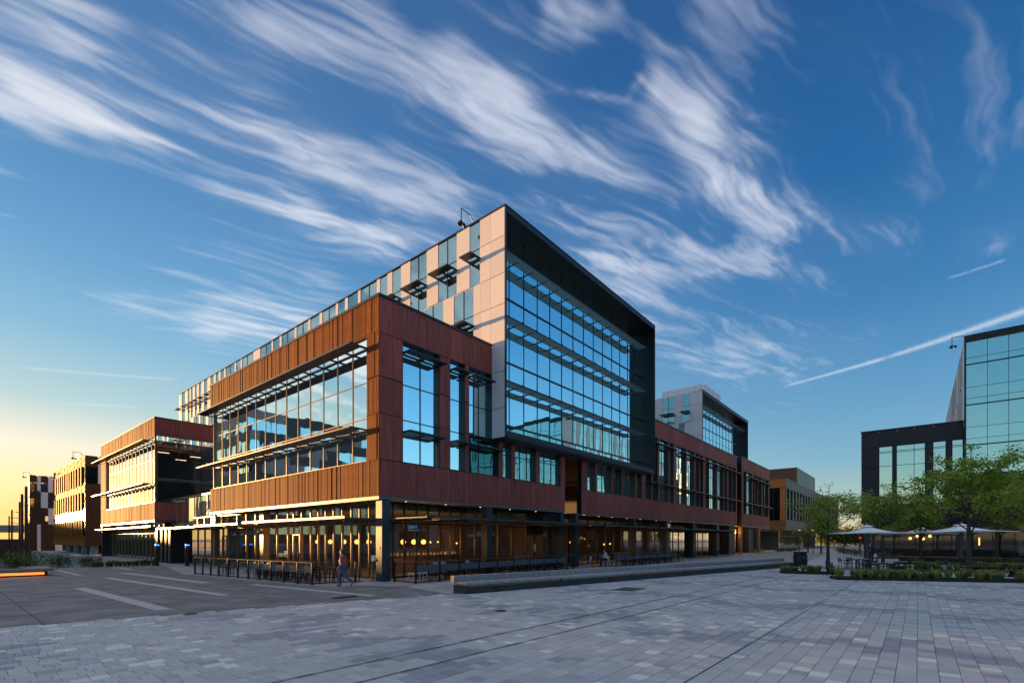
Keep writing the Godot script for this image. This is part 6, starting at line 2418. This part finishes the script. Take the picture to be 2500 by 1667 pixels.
# ---------------------------------------------------------------- people: one skin over tapered bones
func figure(parent: Node3D, bones: Array, cell: float, soft: float) -> void:
	var lo := Vector3.ONE * 99
	var hi := -Vector3.ONE * 99
	for b in bones:
		for e in 2:
			lo = lo.min(b[e] - Vector3.ONE * (b[2 + e] + 0.06))
			hi = hi.max(b[e] + Vector3.ONE * (b[2 + e] + 0.06))
	var n := Vector3i(((hi - lo) / cell).ceil()) + Vector3i.ONE
	var F := PackedFloat32Array()
	F.resize(n.x * n.y * n.z)
	F.fill(1.0)
	var near := PackedFloat32Array()
	near.resize(F.size())
	near.fill(9.0)
	var who := PackedInt32Array()
	who.resize(F.size())
	for bi in bones.size():
		var b: Array = bones[bi]
		var k: float = minf(soft, b[5]) if b.size() > 5 else soft
		var pad := maxf(b[2], b[3]) + 0.06
		var p0 := Vector3i(((b[0].min(b[1]) - Vector3.ONE * pad - lo) / cell).floor()).clamp(Vector3i.ZERO, n - Vector3i.ONE)
		var p1 := Vector3i(((b[0].max(b[1]) + Vector3.ONE * pad - lo) / cell).ceil()).clamp(Vector3i.ZERO, n - Vector3i.ONE)
		var ab: Vector3 = b[1] - b[0]
		var l2 := maxf(ab.length_squared(), 1e-6)
		for z in range(p0.z, p1.z + 1):
			for y in range(p0.y, p1.y + 1):
				for x in range(p0.x, p1.x + 1):
					var p := lo + Vector3(x, y, z) * cell
					var t := clampf((p - b[0]).dot(ab) / l2, 0.0, 1.0)
					var d: float = (p - b[0] - ab * t).length() - lerpf(b[2], b[3], t)
					var i := (z * n.y + y) * n.x + x
					if d < near[i]:
						near[i] = d
						who[i] = bi
					var h := maxf(k - absf(F[i] - d), 0.0) / k
					F[i] = minf(F[i], d) - h * h * k * 0.25
	var m := MB.new()
	m.colored = true
	var at := {}
	for z in n.z - 1:
		for y in n.y - 1:
			for x in n.x - 1:
				var i := (z * n.y + y) * n.x + x
				var mask := 0
				var f := []
				for c in 8:
					var v := F[i + (c & 1) + ((c >> 1) & 1) * n.x + ((c >> 2) & 1) * n.x * n.y]
					f.append(v)
					if v < 0:
						mask += 1
				if mask == 0 or mask == 8:
					continue
				var s := Vector3.ZERO
				var w := 0
				for e in [[0, 1], [2, 3], [4, 5], [6, 7], [0, 2], [1, 3], [4, 6], [5, 7], [0, 4], [1, 5], [2, 6], [3, 7]]:
					var a: float = f[e[0]]
					var b: float = f[e[1]]
					if (a < 0) != (b < 0):
						var t := a / (a - b)
						var pa := Vector3(e[0] & 1, (e[0] >> 1) & 1, (e[0] >> 2) & 1)
						var pb := Vector3(e[1] & 1, (e[1] >> 1) & 1, (e[1] >> 2) & 1)
						s += pa.lerp(pb, t)
						w += 1
				at[i] = m.v.size()
				m.v.append(lo + (Vector3(x, y, z) + s / w) * cell)
				m.n.append(Vector3(f[1] + f[3] + f[5] + f[7] - f[0] - f[2] - f[4] - f[6], f[2] + f[3] + f[6] + f[7] - f[0] - f[1] - f[4] - f[5], f[4] + f[5] + f[6] + f[7] - f[0] - f[1] - f[2] - f[3]).normalized())
				m.c.append(bones[who[i]][4])
	for i in at:
		var z: int = i / (n.x * n.y)
		var y: int = (i / n.x) % n.y
		var x: int = i % n.x
		for ax in 3:
			var st: int = [1, n.x, n.x * n.y][ax]
			var a: float = F[i]
			var b: float = F[i + st]
			if (a < 0) == (b < 0):
				continue
			var s1: int = [n.x, n.x * n.y, 1][ax]
			var s2: int = [n.x * n.y, 1, n.x][ax]
			if not (at.has(i - s1) and at.has(i - s2) and at.has(i - s1 - s2)):
				continue
			var q := [at[i], at[i - s1], at[i - s1 - s2], at[i - s2]]
			if a < 0:
				m.ix.append_array([q[0], q[2], q[1], q[0], q[3], q[2]])
			else:
				m.ix.append_array([q[0], q[1], q[2], q[0], q[2], q[3]])
	part(parent, "body", m, M.vertex, false)


func hand(bones: Array, wrist: Vector3, dir: Vector3, palm: Vector3, skin: Color) -> void:
	dir = dir.normalized()
	var across := dir.cross(palm).normalized()
	var k := wrist + dir * 0.075
	bones.append([wrist, k, 0.026, 0.032, skin, 0.02])
	for i in 4:
		var a := k + across * (-0.03 + i * 0.02)
		var l: float = [0.062, 0.074, 0.07, 0.055][i]
		var b := a + (dir * 0.85 + palm * 0.35).normalized() * l * 0.55
		bones.append([a, b, 0.0105, 0.0095, skin, 0.006])
		bones.append([b, b + (dir * 0.4 + palm * 0.8).normalized() * l * 0.5, 0.0095, 0.008, skin, 0.006])
	var th := wrist + dir * 0.03 - across * 0.026
	bones.append([th, th + (dir * 0.6 - across * 0.6 + palm * 0.4).normalized() * 0.055, 0.012, 0.009, skin, 0.006])


func head(bones: Array, c: Vector3, fw: Vector3, skin: Color, hair: Color) -> void:
	var side := UP.cross(fw).normalized()
	bones.append([c + UP * 0.01, c + UP * 0.055 + fw * 0.01, 0.082, 0.085, skin, 0.03])
	bones.append([c - UP * 0.045 + fw * 0.035, c - UP * 0.06 + fw * 0.045, 0.055, 0.045, skin, 0.03])
	bones.append([c + fw * 0.092 + UP * 0.005, c + fw * 0.108 - UP * 0.02, 0.012, 0.016, skin, 0.012])
	bones.append([c + fw * 0.085 - UP * 0.055 - side * 0.016, c + fw * 0.085 - UP * 0.055 + side * 0.016, 0.011, 0.011, Color(0.36, 0.16, 0.13), 0.006])
	for s in [-1.0, 1.0]:
		bones.append([c + fw * 0.082 + side * s * 0.032 + UP * 0.012, c + fw * 0.083 + side * s * 0.034 + UP * 0.012, 0.011, 0.011, Color(0.06, 0.05, 0.05), 0.004])
		bones.append([c + side * s * 0.084 - UP * 0.015, c + side * s * 0.088 + UP * 0.02, 0.018, 0.02, skin, 0.008])
	bones.append([c + UP * 0.085 - fw * 0.01, c + UP * 0.07 - fw * 0.05, 0.078, 0.08, hair, 0.02])
	bones.append([c + UP * 0.03 - fw * 0.06, c - UP * 0.04 - fw * 0.055, 0.066, 0.045, hair, 0.02])


func build_people() -> void:
	var skin := Color(0.48, 0.29, 0.2)
	var hair := Color(0.02, 0.017, 0.015)
	var red := Color(0.4, 0.045, 0.055)
	var jean := Color(0.035, 0.085, 0.17)
	var shoe := Color(0.16, 0.15, 0.14)
	var b := []
	var fw := Vector3(1, 0, 0)
	b.append([Vector3(-0.02, 0.9, -0.08), Vector3(-0.02, 0.9, 0.08), 0.135, 0.135, jean])
	b.append([Vector3(0.0, 0.96, 0), Vector3(0.02, 1.14, 0), 0.165, 0.165, red])
	b.append([Vector3(0.02, 1.16, 0), Vector3(0.02, 1.32, 0), 0.16, 0.13, red])
	b.append([Vector3(0.01, 1.355, -0.15), Vector3(0.01, 1.355, 0.15), 0.075, 0.075, red])
	b.append([Vector3(0.02, 1.38, 0), Vector3(0.045, 1.47, 0), 0.058, 0.055, skin])
	head(b, Vector3(0.06, 1.56, 0), fw, skin, hair)
	# legs in mid-stride
	b.append([Vector3(0.0, 0.86, 0.09), Vector3(0.2, 0.49, 0.09), 0.105, 0.072, jean])
	b.append([Vector3(0.2, 0.49, 0.09), Vector3(0.2, 0.12, 0.09), 0.07, 0.058, jean])
	b.append([Vector3(0.17, 0.055, 0.09), Vector3(0.34, 0.035, 0.1), 0.048, 0.034, shoe, 0.02])
	b.append([Vector3(-0.03, 0.86, -0.09), Vector3(-0.14, 0.48, -0.09), 0.105, 0.072, jean])
	b.append([Vector3(-0.14, 0.48, -0.09), Vector3(-0.45, 0.24, -0.09), 0.07, 0.056, jean])
	b.append([Vector3(-0.5, 0.19, -0.09), Vector3(-0.42, 0.035, -0.09), 0.045, 0.034, shoe, 0.02])
	# arms
	b.append([Vector3(0.01, 1.35, 0.19), Vector3(-0.03, 1.18, 0.235), 0.07, 0.068, red, 0.03])
	b.append([Vector3(-0.03, 1.2, 0.235), Vector3(-0.05, 1.07, 0.245), 0.048, 0.045, skin, 0.02])
	b.append([Vector3(-0.05, 1.07, 0.245), Vector3(0.17, 0.95, 0.22), 0.044, 0.03, skin, 0.03])
	hand(b, Vector3(0.17, 0.95, 0.22), Vector3(0.8, -0.5, -0.1), Vector3(0, -0.4, -0.9).normalized(), skin)
	b.append([Vector3(0.01, 1.35, -0.19), Vector3(-0.01, 1.17, -0.235), 0.07, 0.068, red, 0.03])
	b.append([Vector3(-0.01, 1.19, -0.235), Vector3(-0.02, 1.06, -0.245), 0.048, 0.045, skin, 0.02])
	b.append([Vector3(-0.02, 1.06, -0.245), Vector3(0.14, 0.86, -0.24), 0.044, 0.03, skin, 0.03])
	hand(b, Vector3(0.14, 0.86, -0.24), Vector3(0.6, -0.8, 0), Vector3(0.2, -0.1, 0.95).normalized(), skin)
	var p := thing("person", "person in a red T-shirt and blue jeans striding past the street terrace", "person", Vector3(12.36, 0, -20.58))
	p.rotation.y = atan2(0.82, -0.57)
	figure(p, b, 0.017, 0.05)

	# person in dark clothes standing with a bag, seen from behind
	var dark := Color(0.02, 0.024, 0.04)
	b = []
	b.append([Vector3(0, 0.94, -0.08), Vector3(0, 0.94, 0.08), 0.135, 0.135, dark])
	b.append([Vector3(0, 1.0, 0), Vector3(0.0, 1.3, 0), 0.16, 0.155, dark])
	b.append([Vector3(0, 1.42, -0.17), Vector3(0, 1.42, 0.17), 0.08, 0.08, dark])
	b.append([Vector3(0, 1.44, 0), Vector3(0.02, 1.54, 0), 0.055, 0.052, skin])
	head(b, Vector3(0.03, 1.63, 0), fw, skin, hair)
	for s in [-1.0, 1.0]:
		b.append([Vector3(0, 0.9, s * 0.1), Vector3(0.04 * s, 0.5, s * 0.12), 0.1, 0.07, Color(0.03, 0.04, 0.06)])
		b.append([Vector3(0.04 * s, 0.5, s * 0.12), Vector3(0.03 * s, 0.12, s * 0.13), 0.068, 0.055, Color(0.03, 0.04, 0.06)])
		b.append([Vector3(0.0, 0.05, s * 0.13), Vector3(0.16, 0.035, s * 0.15), 0.046, 0.034, shoe, 0.02])
		b.append([Vector3(0, 1.41, s * 0.2), Vector3(-0.03, 1.12, s * 0.28), 0.065, 0.052, dark, 0.03])
		b.append([Vector3(-0.03, 1.12, s * 0.28), Vector3(0.06, 0.88, s * 0.29), 0.05, 0.034, dark, 0.03])
		hand(b, Vector3(0.06, 0.88, s * 0.29), Vector3(0.15, -1, 0), Vector3(0.1, 0, -s).normalized(), skin)
	p = thing("person", "person in dark clothes standing behind the nearest parasol, white bag in hand", "person", Vector3(60.9, 0, -3.6))
	p.rotation.y = -0.4
	figure(p, b, 0.02, 0.05)
	var bag := thing("carrier_bag", "white carrier bag in the hand of the person in dark clothes", "bag", Vector3(60.9, 0, -3.6) + Vector3(0.08, 0.42, 0.3).rotated(UP, -0.4))
	var m := MB.new()
	m.lathe(Vector3.ZERO, [Vector2(0.02, 0.0), Vector2(0.14, 0.03), Vector2(0.16, 0.16), Vector2(0.1, 0.3), Vector2(0.02, 0.36)], 10)
	part(bag, "sack", m, M.canvas, false)
	m = MB.new()
	m.tube(Vector3(0, 0.35, 0), Vector3(0.0, 0.42, 0), 0.012, 0.012, 6)
	part(bag, "handle", m, M.canvas, false)

	# diner in a white shirt on the second terrace, seated with the back to the plaza
	var white := Color(0.62, 0.63, 0.66)
	b = []
	b.append([Vector3(0, 0.56, -0.09), Vector3(0, 0.56, 0.09), 0.14, 0.14, dark])
	b.append([Vector3(0.0, 0.64, 0), Vector3(0.05, 0.92, 0), 0.15, 0.155, white])
	b.append([Vector3(0.06, 1.06, -0.17), Vector3(0.06, 1.06, 0.17), 0.08, 0.08, white])
	b.append([Vector3(0.07, 1.08, 0), Vector3(0.1, 1.18, 0), 0.055, 0.052, skin])
	head(b, Vector3(0.12, 1.27, 0), fw, skin, hair)
	for s in [-1.0, 1.0]:
		b.append([Vector3(0.02, 0.54, s * 0.1), Vector3(0.42, 0.55, s * 0.14), 0.1, 0.07, dark])
		b.append([Vector3(0.42, 0.55, s * 0.14), Vector3(0.4, 0.12, s * 0.14), 0.068, 0.055, dark])
		b.append([Vector3(0.38, 0.05, s * 0.14), Vector3(0.55, 0.035, s * 0.15), 0.046, 0.034, shoe, 0.02])
		b.append([Vector3(0.06, 1.05, s * 0.2), Vector3(0.14, 0.8, s * 0.28), 0.065, 0.052, white, 0.03])
		b.append([Vector3(0.14, 0.8, s * 0.28), Vector3(0.4, 0.8, s * 0.2), 0.05, 0.034, skin, 0.03])
		hand(b, Vector3(0.4, 0.8, s * 0.2), Vector3(1, 0, -0.2 * s), Vector3(0, -1, 0), skin)
	p = thing("person", "diner in a white shirt seated on the second terrace with their back to the plaza", "person", Vector3(35.3, 0, -19.5))
	p.rotation.y = PI / 2 + 0.3
	figure(p, b, 0.02, 0.05)
